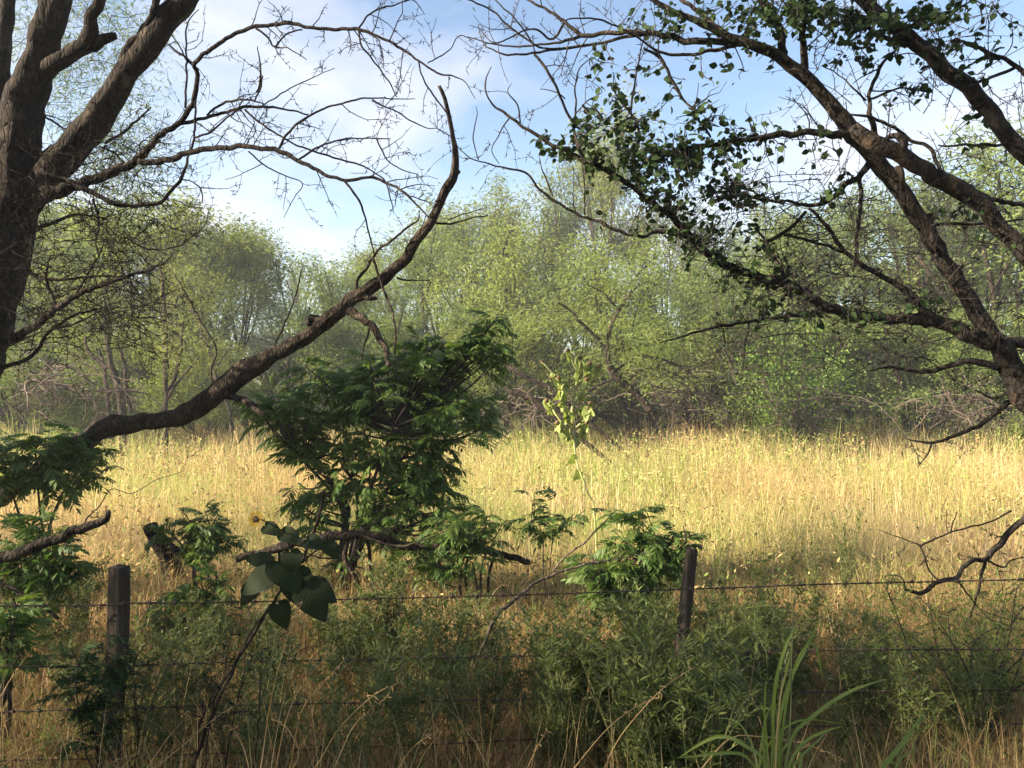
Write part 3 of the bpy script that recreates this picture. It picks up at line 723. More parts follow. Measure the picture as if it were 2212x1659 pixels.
K.limb(g(1, 1, (180, 470, 18), (150, 580, 15), (135, 680, 10)), None, None, 'branch')
K.limb(g(1, 1, (140, 260, 45), (190, 272, 36), (228, 280, 26)), None, None, 'stub', 10, .12, parent=K_trunk)
K.limb(g(1, 1, (360, 140, 16), (460, 160, 12), (570, 162, 8), (566, 200, 4)), None, None, 'branch')
K.limb(g(1, 1, (100, 240, 30), (110, 150, 28), (180, 60, 26), (250, -50, 22), (330, -100, 20), (420, -180, 16), (500, -230, 11), (505, -300, 5)), None, 6.3, 'branch')
K.limb(g(1, 1, (200, 10, 22), (270, 200, 20), (320, 330, 18), (350, 480, 16), (342, 640, 10)), 6.4, 6.2, 'branch')
K.limb(g(0, 1, (1440, 900, 60), (1560, 930, 54), (1640, 980, 46), (1710, 1030, 30)), None, 6.7, 'branch', 10, .08)
K.limb(g(0, 1, (1770, 590, 18), (1850, 430, 14), (1900, 300, 12), (1965, 60, 6)), None, None, 'branch')
K.limb(g(0, 1, (1380, 850, 14), (1370, 740, 16), (1400, 600, 16), (1300, 420, 16), (1220, 270, 14), (1130, 120, 10)), 7.6, 7.9, 'branch')
K.limb(g(1, 0, (590, 1440, 20), (660, 1452, 18), (740, 1445, 14), (850, 1410, 10), (950, 1395, 5)), None, None, 'branch')
K.limb(g(1, 0, (690, 1425, 10), (820, 1380, 8), (950, 1340, 5)), 6.2, None, 'branch')
K.twigs(2.2, .3, .004, 1, 0, .03, .35, 3)
K.finish(M['bark_dead'])

# ---- tree at the right
RB = W(2560, 1330, 5.3); RB[2] = 0
T = Traced('leafy_tree', RB, 'slanting grey tree at the right with round dark leaves and crossing limbs', 'tree', M['bark_right'], 41)
T.limb([(2560, 1480, 90), (2480, 1250, 84), (2380, 1050, 76)] + g(2, 1, (2480, 1200, 215), (2330, 1010, 205), (2210, 870, 195), (2110, 690, 175), (2035, 560, 165), (1960, 450, 148), (1850, 270, 130), (1720, 80, 120), (1655, -40, 118), (1550, -229, 118), (1430, -399, 112), (1300, -549, 112), (1190, -679, 118), (1100, -789, 125), (1020, -909, 108), (900, -1039, 100), (780, -1179, 105), (620, -1289, 88), (480, -1359, 78), (400, -1389, 68), (300, -1419, 58), (180, -1485, 56), (80, -1529, 48), (-30, -1569, 42), (-150, -1640, 36), (-300, -1740, 24)), 5.3, 5.0, 'trunk', 24, .03)
T.limb([(2600, 1000, 60), (2440, 760, 52)] + g(2, 0, (2420, 1830, 135), (2260, 1660, 128), (2100, 1530, 122), (1980, 1400, 122), (1850, 1270, 120), (1650, 1160, 118), (1500, 1065, 122), (1350, 985, 125), (1200, 905, 120), (1110, 840, 90)), 4.95, 5.05, 'limb', 22, .03)
T.limb([(2620, 900, 64), (2450, 600, 56)] + g(2, 0, (2480, 1240, 150), (2340, 1080, 145), (2212, 960, 138), (2080, 830, 122), (1950, 680, 118), (1800, 530, 112), (1650, 410, 112), (1500, 270, 112), (1350, 150, 112), (1200, 30, 108), (1060, -120, 90), (900, -400, 60)), 4.6, 4.9, 'limb', 22, .03)
low = g(2, 1, (2010, 575, 130), (1850, 505, 112), (1700, 435, 95), (1500, 410, 88), (1250, 400, 82), (1000, 350, 78), (900, 310, 76), (750, 220, 72), (650, 165, 70), (500, 130, 64), (350, 80, 60), (200, 20, 56), (90, -90, 50), (-10, -200, 46), (-130, -300, 44), (-262, -399, 40), (-412, -509, 36), (-612, -609, 32), (-812, -709, 28), (-942, -779, 25), (-1052, -849, 22), (-1162, -929, 19), (-1232, -979, 15), (-1282, -1109, 11), (-1242, -1229, 6))
T.limb(low, None, 5.6, 'limb', 20, .04)
for pts in [
  g(2, 1, (2060, 560, 80), (2212, 565, 85), (2400, 590, 85)),
  g(2, 0, (790, 450, 60), (780, 300, 48), (785, 100, 44), (800, -40, 36)),
  g(2, 0, (650, 380, 70), (640, 200, 58), (550, 80, 50), (490, -40, 40)),
  g(2, 0, (1430, 1020, 66), (1435, 930, 62), (1390, 880, 52), (1340, 885, 40), (1305, 905, 24)),
  g(2, 0, (1400, 1080, 60), (1425, 1150, 56), (1432, 1225, 30)),
  g(2, 0, (1070, 870, 56), (850, 860, 50), (600, 880, 44), (400, 910, 38), (200, 940, 34), (0, 960, 26), (-150, 990, 16), (-260, 960, 8)),
  g(2, 0, (1210, 1060, 56), (1150, 1140, 48), (1050, 1200, 42), (950, 1300, 36), (820, 1330, 30), (700, 1310, 24), (500, 1290, 18), (350, 1240, 10)),
  g(2, 0, (1150, 1140, 32), (1155, 1300, 30), (1130, 1500, 26), (1120, 1659, 20), (1100, 1760, 14)),
  g(2, 1, (1600, 400, 66), (1500, 280, 54), (1400, 180, 46), (1300, 130, 40), (1150, 50, 34), (1080, -9, 30), (1000, -99, 28), (920, -219, 25), (820, -309, 20)),
  g(2, 0, (800, 1370, 30), (680, 1490, 28), (560, 1560, 30), (530, 1580, 26), (570, 1640, 18)),
  g(2, 0, (660, 1520, 20), (850, 1570, 20), (1080, 1650, 20)),
  g(2, 0, (1600, 1400, 60), (1600, 1450, 40), (1610, 1470, 24)),
  g(2, 0, (1590, 1460, 24), (1900, 1450, 20), (2212, 1420, 14)),
  g(2, 0, (1790, 1220, 34), (1700, 1150, 32), (1660, 1090, 30), (1600, 960, 30), (1500, 920, 26), (1400, 850, 24), (1230, 760, 22), (1080, 740, 14)),
  g(2, 0, (1250, 880, 44), (1215, 700, 34), (1215, 590, 28), (1280, 440, 24), (1320, 380, 18), (1380, 320, 10)),
  g(2, 0, (1220, 640, 20), (1320, 600, 20), (1400, 570, 16), (1500, 585, 10)),
  g(2, 0, (1190, 650, 16), (1100, 560, 13), (1000, 480, 10), (900, 420, 6)),
  g(2, 0, (1280, 440, 14), (1180, 490, 10), (1100, 540, 6)),
  g(2, 0, (1640, 1150, 30), (1750, 1160, 34), (1850, 1200, 34), (2000, 1290, 34), (2212, 1330, 40)),
  g(2, 0, (2060, 860, 14), (2100, 930, 22), (1900, 940, 20), (1660, 942, 12)),
  g(2, 0, (1450, 300, 44), (1330, 250, 36), (1250, 220, 32), (1100, 120, 26), (900, 90, 20), (750, 60, 12)),
  g(2, 0, (2300, 560, 40), (2160, 430, 36), (2050, 370, 32), (1900, 300, 26), (1780, 250, 14)),
  g(2, 0, (2150, 440, 26), (2000, 500, 22), (1900, 545, 20), (1810, 580, 20)),
  g(2, 0, (2060, 380, 24), (1950, 370, 22), (1880, 410, 18), (1800, 470, 16)),
  g(2, 0, (1450, 180, 26), (1600, 100, 22), (1750, 70, 18), (1880, 0, 12)),
  g(2, 0, (420, 260, 24), (420, 190, 22), (450, 80, 18), (495, -20, 12)),
  g(2, 0, (270, 210, 44), (130, 100, 38), (0, 10, 30), (-90, -60, 20)),
  g(1, 0, (2612, 275, 52), (2400, 270, 46), (2212, 260, 46), (2050, 225, 44), (1900, 210, 42), (1700, 215, 36), (1560, 230, 30), (1450, 140, 26), (1300, 50, 20), (1170, -20, 14)),
  g(1, 0, (2560, 290, 30), (2420, 325, 26), (2212, 358, 24), (2050, 330, 18), (1900, 230, 14), (1740, 150, 14), (1600, 115, 13), (1450, 130, 10)),
  g(1, 0, (1560, 230, 26), (1450, 270, 24), (1280, 290, 18), (1100, 300, 14), (920, 270, 10), (800, 235, 6)),
  g(1, 0, (1980, 215, 24), (1740, 265, 22), (1600, 290, 20), (1400, 315, 18), (1200, 350, 16), (1080, 355, 14), (1000, 330, 11), (920, 280, 8), (885, 150, 4)),
  g(1, 0, (1450, 140, 18), (1400, 230, 18), (1350, 250, 16), (1270, 190, 15), (1180, 200, 13), (1050, 270, 12), (980, 275, 9), (920, 220, 5)),
  g(1, 0, (1300, 310, 14), (1250, 290, 13), (1150, 150, 13), (1040, 40, 12), (990, -10, 9)),
  g(1, 0, (1420, 320, 16), (1280, 300, 14), (1100, 180, 14), (970, 60, 13), (820, 0, 11)),
  g(1, 0, (1250, 350, 18), (1330, 450, 22), (1400, 580, 22), (1450, 700, 23), (1500, 820, 24), (1535, 950, 26), (1580, 1040, 24)),
  g(1, 0, (1510, 830, 16), (1520, 700, 14), (1530, 480, 12), (1620, 370, 6)),
  g(1, 0, (1515, 740, 10), (1600, 650, 9), (1690, 590, 6), (1590, 510, 4)),
  g(1, 0, (1450, 640, 10), (1380, 590, 8), (1290, 575, 5)),
  g(1, 0, (1160, 800, 14), (1150, 700, 12), (1080, 600, 8), (1100, 540, 4)),
  g(1, 0, (1090, 760, 12), (1020, 880, 9), (975, 970, 8), (1020, 1060, 6)),
  g(2, 1, (200, 10, 40), (60, -110, 36), (-162, -159, 30), (-262, -129, 28), (-412, -159, 27), (-522, -209, 26), (-652, -259, 25), (-762, -319, 23), (-912, -419, 20), (-1022, -539, 17), (-1212, -584, 13), (-1382, -639, 10), (-1482, -739, 6)),
  g(1, 0, (890, 1035, 8), (855, 900, 9), (880, 730, 6), (870, 690, 3)),
  g(1, 0, (1370, 1270, 12), (1330, 1160, 11), (1300, 1090, 9), (1280, 1000, 5)),
  g(1, 0, (1580, 1390, 14), (1575, 1200, 12), (1560, 1060, 10)),
  g(2, 1, (920, 350, 36), (700, 390, 30), (450, 420, 27), (200, 465, 24), (0, 520, 18), (-150, 560, 10)),
  g(2, 1, (2040, 720, 60), (1850, 690, 48), (1700, 720, 38), (1550, 750, 30), (1350, 720, 20), (1200, 745, 10)),
  g(2, 1, (2330, 820, 46), (2212, 905, 42), (2100, 960, 40), (1950, 1080, 38), (1800, 1150, 32), (1600, 1210, 24), (1450, 1185, 8)),
  g(2, 1, (1610, 1215, 16), (1590, 1280, 13), (1540, 1350, 8), (1530, 1370, 4)),
  g(2, 1, (260, 470, 12), (270, 560, 16), (230, 620, 10), (180, 700, 6)),
  g(2, 1, (2180, 960, 20), (2100, 900, 24), (2000, 920, 18), (1900, 870, 12)),
  g(2, 1, (700, 200, 34), (620, 60, 30), (560, -60, 24), (480, -180, 14)),
  g(1, 0, (1940, 1250, 26), (1900, 1050, 24), (1930, 880, 22), (1890, 750, 18), (1800, 640, 14), (1760, 560, 8)),
  g(1, 0, (1880, 700, 16), (1900, 540, 14), (1940, 340, 12), (1980, 180, 8)),
  g(1, 0, (2212, 640, 22), (2150, 520, 24), (2060, 370, 24), (1960, 310, 20)),
  g(2, 0, (180, 890, 22), (100, 770, 20), (0, 640, 18), (-60, 560, 16)),
]:
    T.limb(pts, None, None, 'branch', 9)
T.twigs(4.4, .32, .0048, 1, 0.01, .028, .34, 3, only=range(4, len(T.paths)))
rr = T.r
for q in range(210):      # fine bare twigs criss-crossing in the lower right crown
    p = W(rr.uniform(1560, 2230), rr.uniform(380, 800), rr.uniform(4.9, 6.6))
    twig(T.tw, p, np.array([rr.choice([-1, 1]), 0, .1]) + rr.normal(0, .6, 3), rr.uniform(.3, .8), .0042, 1, rr, .01, .3, 3, None, 3)
for q in range(40):
    p = W(rr.uniform(1750, 2230), rr.uniform(0, 380), rr.uniform(4.9, 6.0))
    twig(T.tw, p, np.array([0, 0, .6]) + rr.normal(0, .6, 3), rr.uniform(.3, .7), .004, 1, rr, 0, .3, 3, None, 3)
# leaf sprays
CL = [(1270, 270, 45, 35, 60), (1230, 320, 60, 30, 60), (1330, 290, 50, 55, 120), (1300, 340, 70, 40, 120), (1400, 350, 80, 50, 200), (1330, 190, 25, 50, 40), (1370, 140, 40, 25, 26),
      (1480, 380, 90, 60, 240), (1450, 300, 80, 45, 110), (1560, 360, 90, 60, 190), (1600, 270, 90, 40, 60), (1530, 240, 40, 25, 26), (1560, 440, 90, 50, 140), (1440, 440, 90, 40, 90),
      (1500, 500, 90, 40, 80), (1560, 560, 70, 40, 80), (1650, 600, 90, 50, 90), (1640, 660, 60, 40, 60), (1720, 640, 60, 40, 40), (1850, 690, 110, 30, 70), (2000, 660, 70, 40, 40), (1540, 620, 50, 40, 26),
      (1290, 120, 40, 40, 20), (1400, 40, 50, 35, 90), (1470, 40, 50, 40, 70), (1590, 30, 60, 35, 110), (1640, 80, 50, 40, 70), (1690, 30, 60, 40, 170), (1760, 40, 70, 45, 200), (1850, 40, 70, 45, 220), (1850, 110, 60, 40, 60),
      (1930, 50, 60, 45, 160), (2010, 40, 60, 40, 130), (2080, 40, 60, 35, 60), (2020, 120, 50, 40, 70), (2090, 150, 60, 50, 50), (1980, 180, 50, 30, 18), (2100, 280, 60, 60, 26), (2050, 480, 70, 50, 30), (1760, 300, 50, 60, 40),
      (1510, 170, 60, 40, 20), (1600, 140, 60, 20, 16), (2150, 500, 50, 50, 20), (1790, 420, 60, 60, 20), (1400, 250, 40, 50, 36)]
pos, dirs = [], []
for (px, py, rx, ry, cnt) in CL:
    left = int(cnt * (1.3 if py > 150 else .95))
    while left > 0:
        k = min(left, int(rr.integers(4, 9))); left -= k
        x, y = px + rr.normal(0, .62) * rx, py + rr.normal(0, .62) * ry
        i_ = int(np.argmin((T.S[:, 0] - x) ** 2 + (T.S[:, 1] - y) ** 2))
        s0 = W(*T.S[i_]); e = W(x, y, T.S[i_, 2] + rr.normal(0, .22))
        dv = e - s0; ln = np.linalg.norm(dv)
        ext = e + unit(dv + rr.normal(0, .05, 3)) * .08
        path, ra = catmull([s0, (s0 + e) / 2 + rr.normal(0, .03, 3), e, ext], [.004, .0035, .0025, .0015], .06)
        tube(T.tw, path, ra, 3, cap=False)
        for q in range(k):
            b0 = path[int(len(path) * rr.uniform(.35, 1)) - 1]
            pos.append(b0 + rr.normal(0, .018, 3)); dirs.append(rr.normal(0, 1, 3) * np.array([1, 1, .6]) + np.array([0, 0, -.5]))
pos, dirs = np.array(pos), np.array(dirs)
nrm = rr.normal(0, .8, pos.shape) + np.array([0, -.3, .5])
Fr = frames(dirs, nrm); sz = rr.uniform(.026, .066, len(pos))
T.finish(M['twig'])

def leaf_mesh(name, tv, tq, tt, mat):
    m_ = MB(); m_.add(tv, tq, tt); return m_.mesh(name, mat, True)
def leaf_objects(parent, me_list, Fr, pos, sc, limit, name='leaf', restmat=None, rest_tpl=None, r=rng, widen=1.0):
    """the largest leaves as objects of their own, the rest joined"""
    from mathutils import Matrix
    order = np.argsort(-sc)
    org = np.array(parent.location)
    for k in order[:limit]:
        o = bpy.data.objects.new(name, me_list[int(k) % len(me_list)]); scene.collection.objects.link(o)
        o.parent = parent
        mt = np.eye(4); mt[:3, :3] = Fr[k] * sc[k]; mt[:3, 0] *= widen; mt[:3, 3] = pos[k] - org
        o.matrix_local = Matrix(mt.tolist())
    rest = order[limit:]
    if len(rest) and rest_tpl is not None:
        mb = MB(); grp = np.arange(len(rest)) % len(rest_tpl)
        for q, tp in enumerate(rest_tpl):
            ix = rest[grp == q]
            if len(ix): stamp(mb, *tp, Fr[ix], pos[ix], np.stack([sc[ix] * widen, sc[ix], sc[ix]], 1))
        tag(mb.build('foliage', restmat, parent), kind='stuff')
ov = leaf_mesh('leaf', OV_V, OV_Q, OV_T, M['leaf_right'])
leaf_objects(T.t, [ov], Fr, pos, sz, 300, restmat=M['leaf_right'], rest_tpl=[(OV_V, OV_Q, OV_T)])

# ---- dead thorny branch reaching in from the right
X_b = W(2350, 1240, 4.9); X_b[2] = 0
X = Traced('dead_branch', X_b, 'bent bare branch reaching in from the right edge over the top wire', 'branch', M['bark_right'], 51)
X.limb([(2480, 1500, 22), (2400, 1250, 20)] + g(2, 2, (2330, 20, 52), (2212, 70, 50), (2130, 110, 46), (2080, 200, 42), (2020, 260, 40), (1950, 310, 38), (1870, 320, 36), (1800, 370, 34), (1770, 430, 36), (1660, 450, 34), (1600, 500, 32), (1540, 530, 34), (1440, 500, 20)), 4.9, 4.6, 'branch', 10, .09)
for pts in [g(2, 2, (1960, 310, 18), (2080, 360, 15), (2110, 320, 12), (2220, 290, 8)), g(2, 2, (1960, 320, 24), (1930, 430, 20), (1890, 590, 16), (1860, 690, 8)),
            g(2, 2, (1450, 500, 14), (1420, 430, 12), (1370, 410, 9), (1350, 460, 6)), g(2, 2, (1660, 440, 16), (1600, 380, 13), (1540, 220, 12), (1480, 200, 6)),
            g(2, 2, (1540, 220, 12), (1740, 130, 13), (2000, 60, 13), (2130, -10, 14)), g(2, 2, (1740, 128, 10), (1755, 60, 9), (1780, -10, 6)),
            g(2, 2, (1790, 450, 14), (1900, 600, 13), (2000, 700, 11), (2090, 760, 7)), g(2, 2, (1410, 370, 5), (1405, 410, 8)), g(2, 2, (2080, 190, 14), (2060, 160, 10), (2020, 165, 8), (2035, 190, 4)),
            g(2, 2, (1540, 215, 9), (1360, 150, 7), (1260, 110, 4))]:
    X.limb(pts, None, None, 'branch', 7)
X.twigs(4, .22, .003, 1, 0, .02, .35, 3); X.finish()
X2b = W(2330, 1560, 4.6); X2b[2] = 0
X2 = Traced('dead_branch', X2b, 'low bare branch at the right edge between the lower wires', 'branch', M['bark_right'], 52)
X2.limb([(2420, 1560, 12)] + g(2, 2, (2330, 1080, 30), (2212, 1110, 26), (2120, 1140, 22), (1930, 1100, 20), (1770, 1080, 10)), 4.7, 4.5, 'branch', 8)
X2.limb(g(2, 2, (2120, 1130, 18), (2000, 1010, 16), (1850, 930, 8)), None, None, 'branch', 7)
X2.twigs(4, .2, .003, 1); X2.finish()

# ---- fallen limb at the lower left, log in front of the sapling, stick, stump
f1b = W(-380, 1560, 5.0); f1b[2] = 0
f1 = Traced('fallen_limb', f1b, 'fallen limb rising from the left edge above the left fence post', 'limb', M['bark_dead'], 61)
f1.limb([(-380, 1512, 34), (-180, 1340, 32)] + g(0, 2, (-100, 340, 95), (0, 300, 92), (200, 235, 84), (400, 160, 74), (560, 100, 66), (680, 50, 56), (705, 0, 36)), 5.0, 4.8, 'branch', 12, .08)
f1.limb(g(0, 2, (540, 100, 16), (560, 40, 12), (640, -30, 9), (720, -150, 7), (850, -120, 6), (1000, -200, 5), (1190, -265, 3)), None, 5.2, 'branch')
f1.limb(g(0, 2, (-40, 455, 34), (100, 510, 30), (250, 600, 26), (380, 690, 16)), 4.6, 4.4, 'branch')
f1.twigs(4, .25, .004, 1); f1.finish()
f2b = W(690, 1300, 7.0); f2b[2] = 0
f2 = Traced('fallen_log', f2b, 'long dark bare log propped level across the foot of the leafy sapling', 'log', M['bark_dead'], 62)
f2.limb(g(0, 2, (1545, 305, 52), (1750, 250, 62), (1950, 195, 66), (2212, 155, 66), (2362, 145, 66), (2480, 175, 58), (2612, 222, 54), (2712, 225, 54), (2862, 236, 54), (3012, 225, 52), (3162, 250, 52), (3312, 290, 52), (3437, 322, 48)), 6.7, 7.0, 'log', 14, .07)
f2.limb(g(0, 2, (2260, 150, 46), (2240, 300, 36), (2300, 420, 30), (2340, 560, 26)), None, 6.7, 'branch', 8)
f2.limb(g(0, 2, (2380, 140, 30), (2400, 350, 24), (2420, 520, 22), (2430, 600, 18)), None, 6.8, 'branch', 8)
f2.limb(g(0, 2, (1800, 240, 26), (1840, 420, 22), (1880, 640, 20)), None, 6.6, 'branch', 8)
f2.limb(g(0, 2, (2300, 140, 24), (2420, 180, 22), (2560, 220, 18), (2700, 200, 12), (2900, 120, 6)), None, 6.2, 'branch', 8)
f2.limb(g(1, 2, (620, 230, 26), (640, 350, 24), (650, 520, 22), (655, 640, 18)), None, 7.0, 'branch', 8)
f2.limb(g(1, 2, (1000, 260, 24), (960, 400, 22), (940, 640, 18)), None, 7.0, 'branch', 8)
f2.twigs(3, .3, .004, 1); f2.finish()
f4b = W(1060, 1420, 5.3); f4b[2] = 0
f4 = Traced('dead_stick', f4b, 'thin grey stick slanting up to the right before the right fence post', 'stick', M['bark_grey'], 64)
f4.limb(g(1, 2, (860, 1000, 30), (1000, 690, 28), (1100, 590, 27), (1230, 480, 26), (1330, 425, 24), (1480, 365, 20), (1620, 330, 16), (1800, 300, 10), (1980, 270, 6)), 5.3, 5.6, 'branch', 8)
f4.limb(g(1, 2, (1370, 385, 16), (1450, 290, 15), (1570, 200, 14), (1680, 90, 11), (1770, -10, 6)), None, None, 'branch', 8)
f4.twigs(3, .25, .003, 1); f4.finish()
f5b = W(345, 1280, 7.6); f5b[2] = 0
f5 = Traced('tree_stump', f5b, 'short charred stump standing in the grass behind the left fence post', 'stump', M['bark_left'], 65)
f5.limb(g(0, 2, (1130, 420, 130), (1080, 290, 120), (1010, 190, 105), (980, 120, 95), (970, 75, 84)), 7.6, 7.5, 'stump', 14, .14)
f5.limb(g(0, 2, (1040, 210, 60), (1120, 240, 56), (1220, 300, 50), (1300, 380, 40)), None, 7.4, 'root', 10, .1)
f5.finish()

# ---- twisted dark mesquite and logs in front of the tree line
Q = Traced('twisted_mesquite', W(1390, 955, 18.5), 'twisted dark mesquite trunk bending left over the dead brush', 'tree', M['bark_far'], 71)
Q.t.location.z = 0
Q.limb(g(1, 1, (2000, 1000, 60), (1900, 880, 56), (1800, 800, 54), (1740, 720, 54), (1720, 620, 46), (1740, 480, 34), (1800, 350, 28), (1850, 270, 24), (1930, 180, 14)), 18.5, 18, 'trunk', 10, .08)
for pts in [g(1, 1, (1715, 590, 32), (1650, 520, 32), (1550, 430, 26), (1480, 350, 20), (1400, 300, 12)), g(1, 1, (1735, 615, 34), (1900, 590, 28), (2050, 550, 24), (2100, 500, 20), (2212, 540, 18), (2330, 560, 12)),
            g(1, 1, (1780, 740, 30), (1900, 660, 26), (2050, 660, 20), (2200, 720, 14), (2350, 820, 8)), g(1, 1, (1840, 820, 26), (1950, 740, 22), (2100, 740, 16), (2250, 820, 10)),
            g(1, 1, (1800, 350, 18), (1700, 240, 14), (1600, 190, 10)), g(1, 1, (1880, 520, 10), (1900, 400, 12), (1930, 300, 10), (1990, 200, 6)),
            g(1, 1, (1760, 800, 20), (1680, 830, 22), (1600, 880, 20), (1540, 950, 14))]:
    Q.limb(pts, None, None, 'branch', 6)
Q.twigs(1.6, .9, .010, 1, .01, .06, .3, 4, .1)
tp = np.array([t_[0] for t_ in Q.tips if t_[0][2] > 2.2])
Q.finish()
ql = MB(); mesq_leaves(ql, tp, 5000, Q.r, np.array([.3, .3, .3]), .13)
tag(ql.build('crown', M['leaf_mesq'], Q.t, False), kind='stuff')
for pts, d, lab in [(g(1, 1, (1050, 700, 26), (1130, 745, 36), (1230, 800, 38), (1340, 850, 34), (1420, 920, 30)), 17.5, 'upper of two dark logs slanting behind the pale sunflower'),
                    (g(1, 1, (1060, 850, 36), (1110, 880, 44), (1200, 912, 44), (1290, 965, 38)), 16.5, 'lower of two dark logs slanting behind the pale sunflower')]:
    b0 = W(pts[-1][0], 1000, d); b0[2] = 0
    q = Traced('slanting_log', b0, lab, 'log', M['bark_far'], 72)
    x_, y_, w__ = pts[-1]
    q.limb(pts + [(x_ + 210, HY + EYE * FP / d, w__)], d, d - .3, 'log', 10, .08); q.finish()

# dark upright trunks at the left, before the tree line
for nm, pts, d, lab in [
   ('dead_mesquite', [g(0, 1, (1075, 980, 34), (1075, 700, 34), (1070, 440, 34), (1060, 280, 28), (1050, 110, 16)), g(0, 1, (1075, 420, 24), (1040, 380, 18), (1030, 330, 10)), g(0, 1, (1090, 880, 30), (1140, 760, 30), (1170, 600, 24), (1190, 420, 14)), g(0, 1, (1050, 1000, 26), (1110, 880, 24), (1200, 760, 20), (1290, 660, 12)), g(0, 1, (1080, 680, 16), (1120, 580, 14), (1110, 400, 10))], 19, 'black bare upright trunk above the lower end of the leaning log'),
   ('dead_mesquite', [g(0, 1, (790, 1020, 60), (770, 860, 52), (720, 700, 46), (690, 500, 36), (680, 300, 26), (710, 160, 14)), g(0, 1, (730, 740, 36), (640, 680, 32), (570, 610, 28), (550, 520, 16)), g(0, 1, (710, 1030, 30), (690, 850, 26), (670, 700, 24), (640, 600, 16)), g(0, 1, (850, 1010, 36), (820, 860, 32), (800, 680, 26), (760, 560, 18))], 20, 'group of thick dark trunks left of the black bare trunk'),
   ('dead_mesquite', [g(0, 1, (1500, 1080, 30), (1480, 980, 30), (1400, 800, 26), (1380, 680, 22), (1310, 500, 22), (1240, 340, 18), (1130, 130, 12)), g(0, 1, (1380, 660, 18), (1310, 440, 16), (1300, 200, 10)), g(0, 1, (1380, 760, 18), (1450, 650, 16), (1500, 580, 10))], 21, 'slender forked dark trunk rising behind the leaning log')]:
    b0 = W(pts[0][0][0], 1000, d); b0[2] = 0
    q = Traced(nm, b0, lab, 'tree', M['bark_far'], int(d * 3))
    x_, y_, w__ = pts[0][0]
    q.limb([(x_, HY + EYE * FP / d + 4, w__ * 1.15)] + pts[0], d, d + .3, 'trunk', 8, .06)
    for p_ in pts[1:]: q.limb(p_, None, None, 'branch', 6)
    q.twigs(1.5, .8, .009, 1, 0, .05, .3, 4, .2)
    tp = np.array([t_[0] for t_ in q.tips if t_[0][2] > 2.4]); q.finish()
    if len(tp):
        ql = MB(); mesq_leaves(ql, tp, 1800, q.r, np.array([.35, .35, .3]), .13); tag(ql.build('crown', M['leaf_mesq2'], q.t, False), kind='stuff')

# ------------------------------------------------------------------ saplings with pinnate leaves
def pinnate(seed, pairs=8, droop=.45):
    r = np.random.default_rng(seed); v, q, t = [], [], []; n = 0
    def rach(s): return np.array([.04 * math.sin(s * 3 + seed), s * (1 - .18 * s), .12 * s - droop * s * s])
    items = []
    for k in range(pairs):
        s = .22 + .74 * k / pairs
        for sg in (-1, 1): items.append((rach(s), np.array([sg * r.uniform(.75, 1), r.uniform(.35, .7), -r.uniform(.25, .85)]), r.uniform(.26, .34) * (.75 + .5 * math.sin(math.pi * s))))
    items.append((rach(1), np.array([0, 1, -.7]), .3))
    for p, dvec, ln in items:
        Mx = frames(dvec[None], np.array([[r.normal(0, .25), 0, 1.0]]))[0]
        lv_ = np.array(LN_V) * np.array([ln * 1.05, ln, ln])
        v.append(lv_ @ Mx.T + p); q += [tuple(a_ + n for a_ in f) for f in LN_Q]; t += [tuple(a_ + n for a_ in f) for f in LN_T]; n += len(LN_V)
    for k in range(5):
        a_, b_ = rach(k / 5), rach((k + 1) / 5); w_ = .006
        v.append(np.array([a_ + [-w_, 0, 0], a_ + [w_, 0, 0], b_ + [w_, 0, 0], b_ + [-w_, 0, 0]])); q.append((n, n + 1, n + 2, n + 3)); n += 4
    return np.concatenate(v), q, t
PIN = [pinnate(k, 7 + k % 3, .35 + .09 * k) for k in range(5)]
PIN_ME = [leaf_mesh('leaf', *p, M['leaf_sap']) for p in PIN]

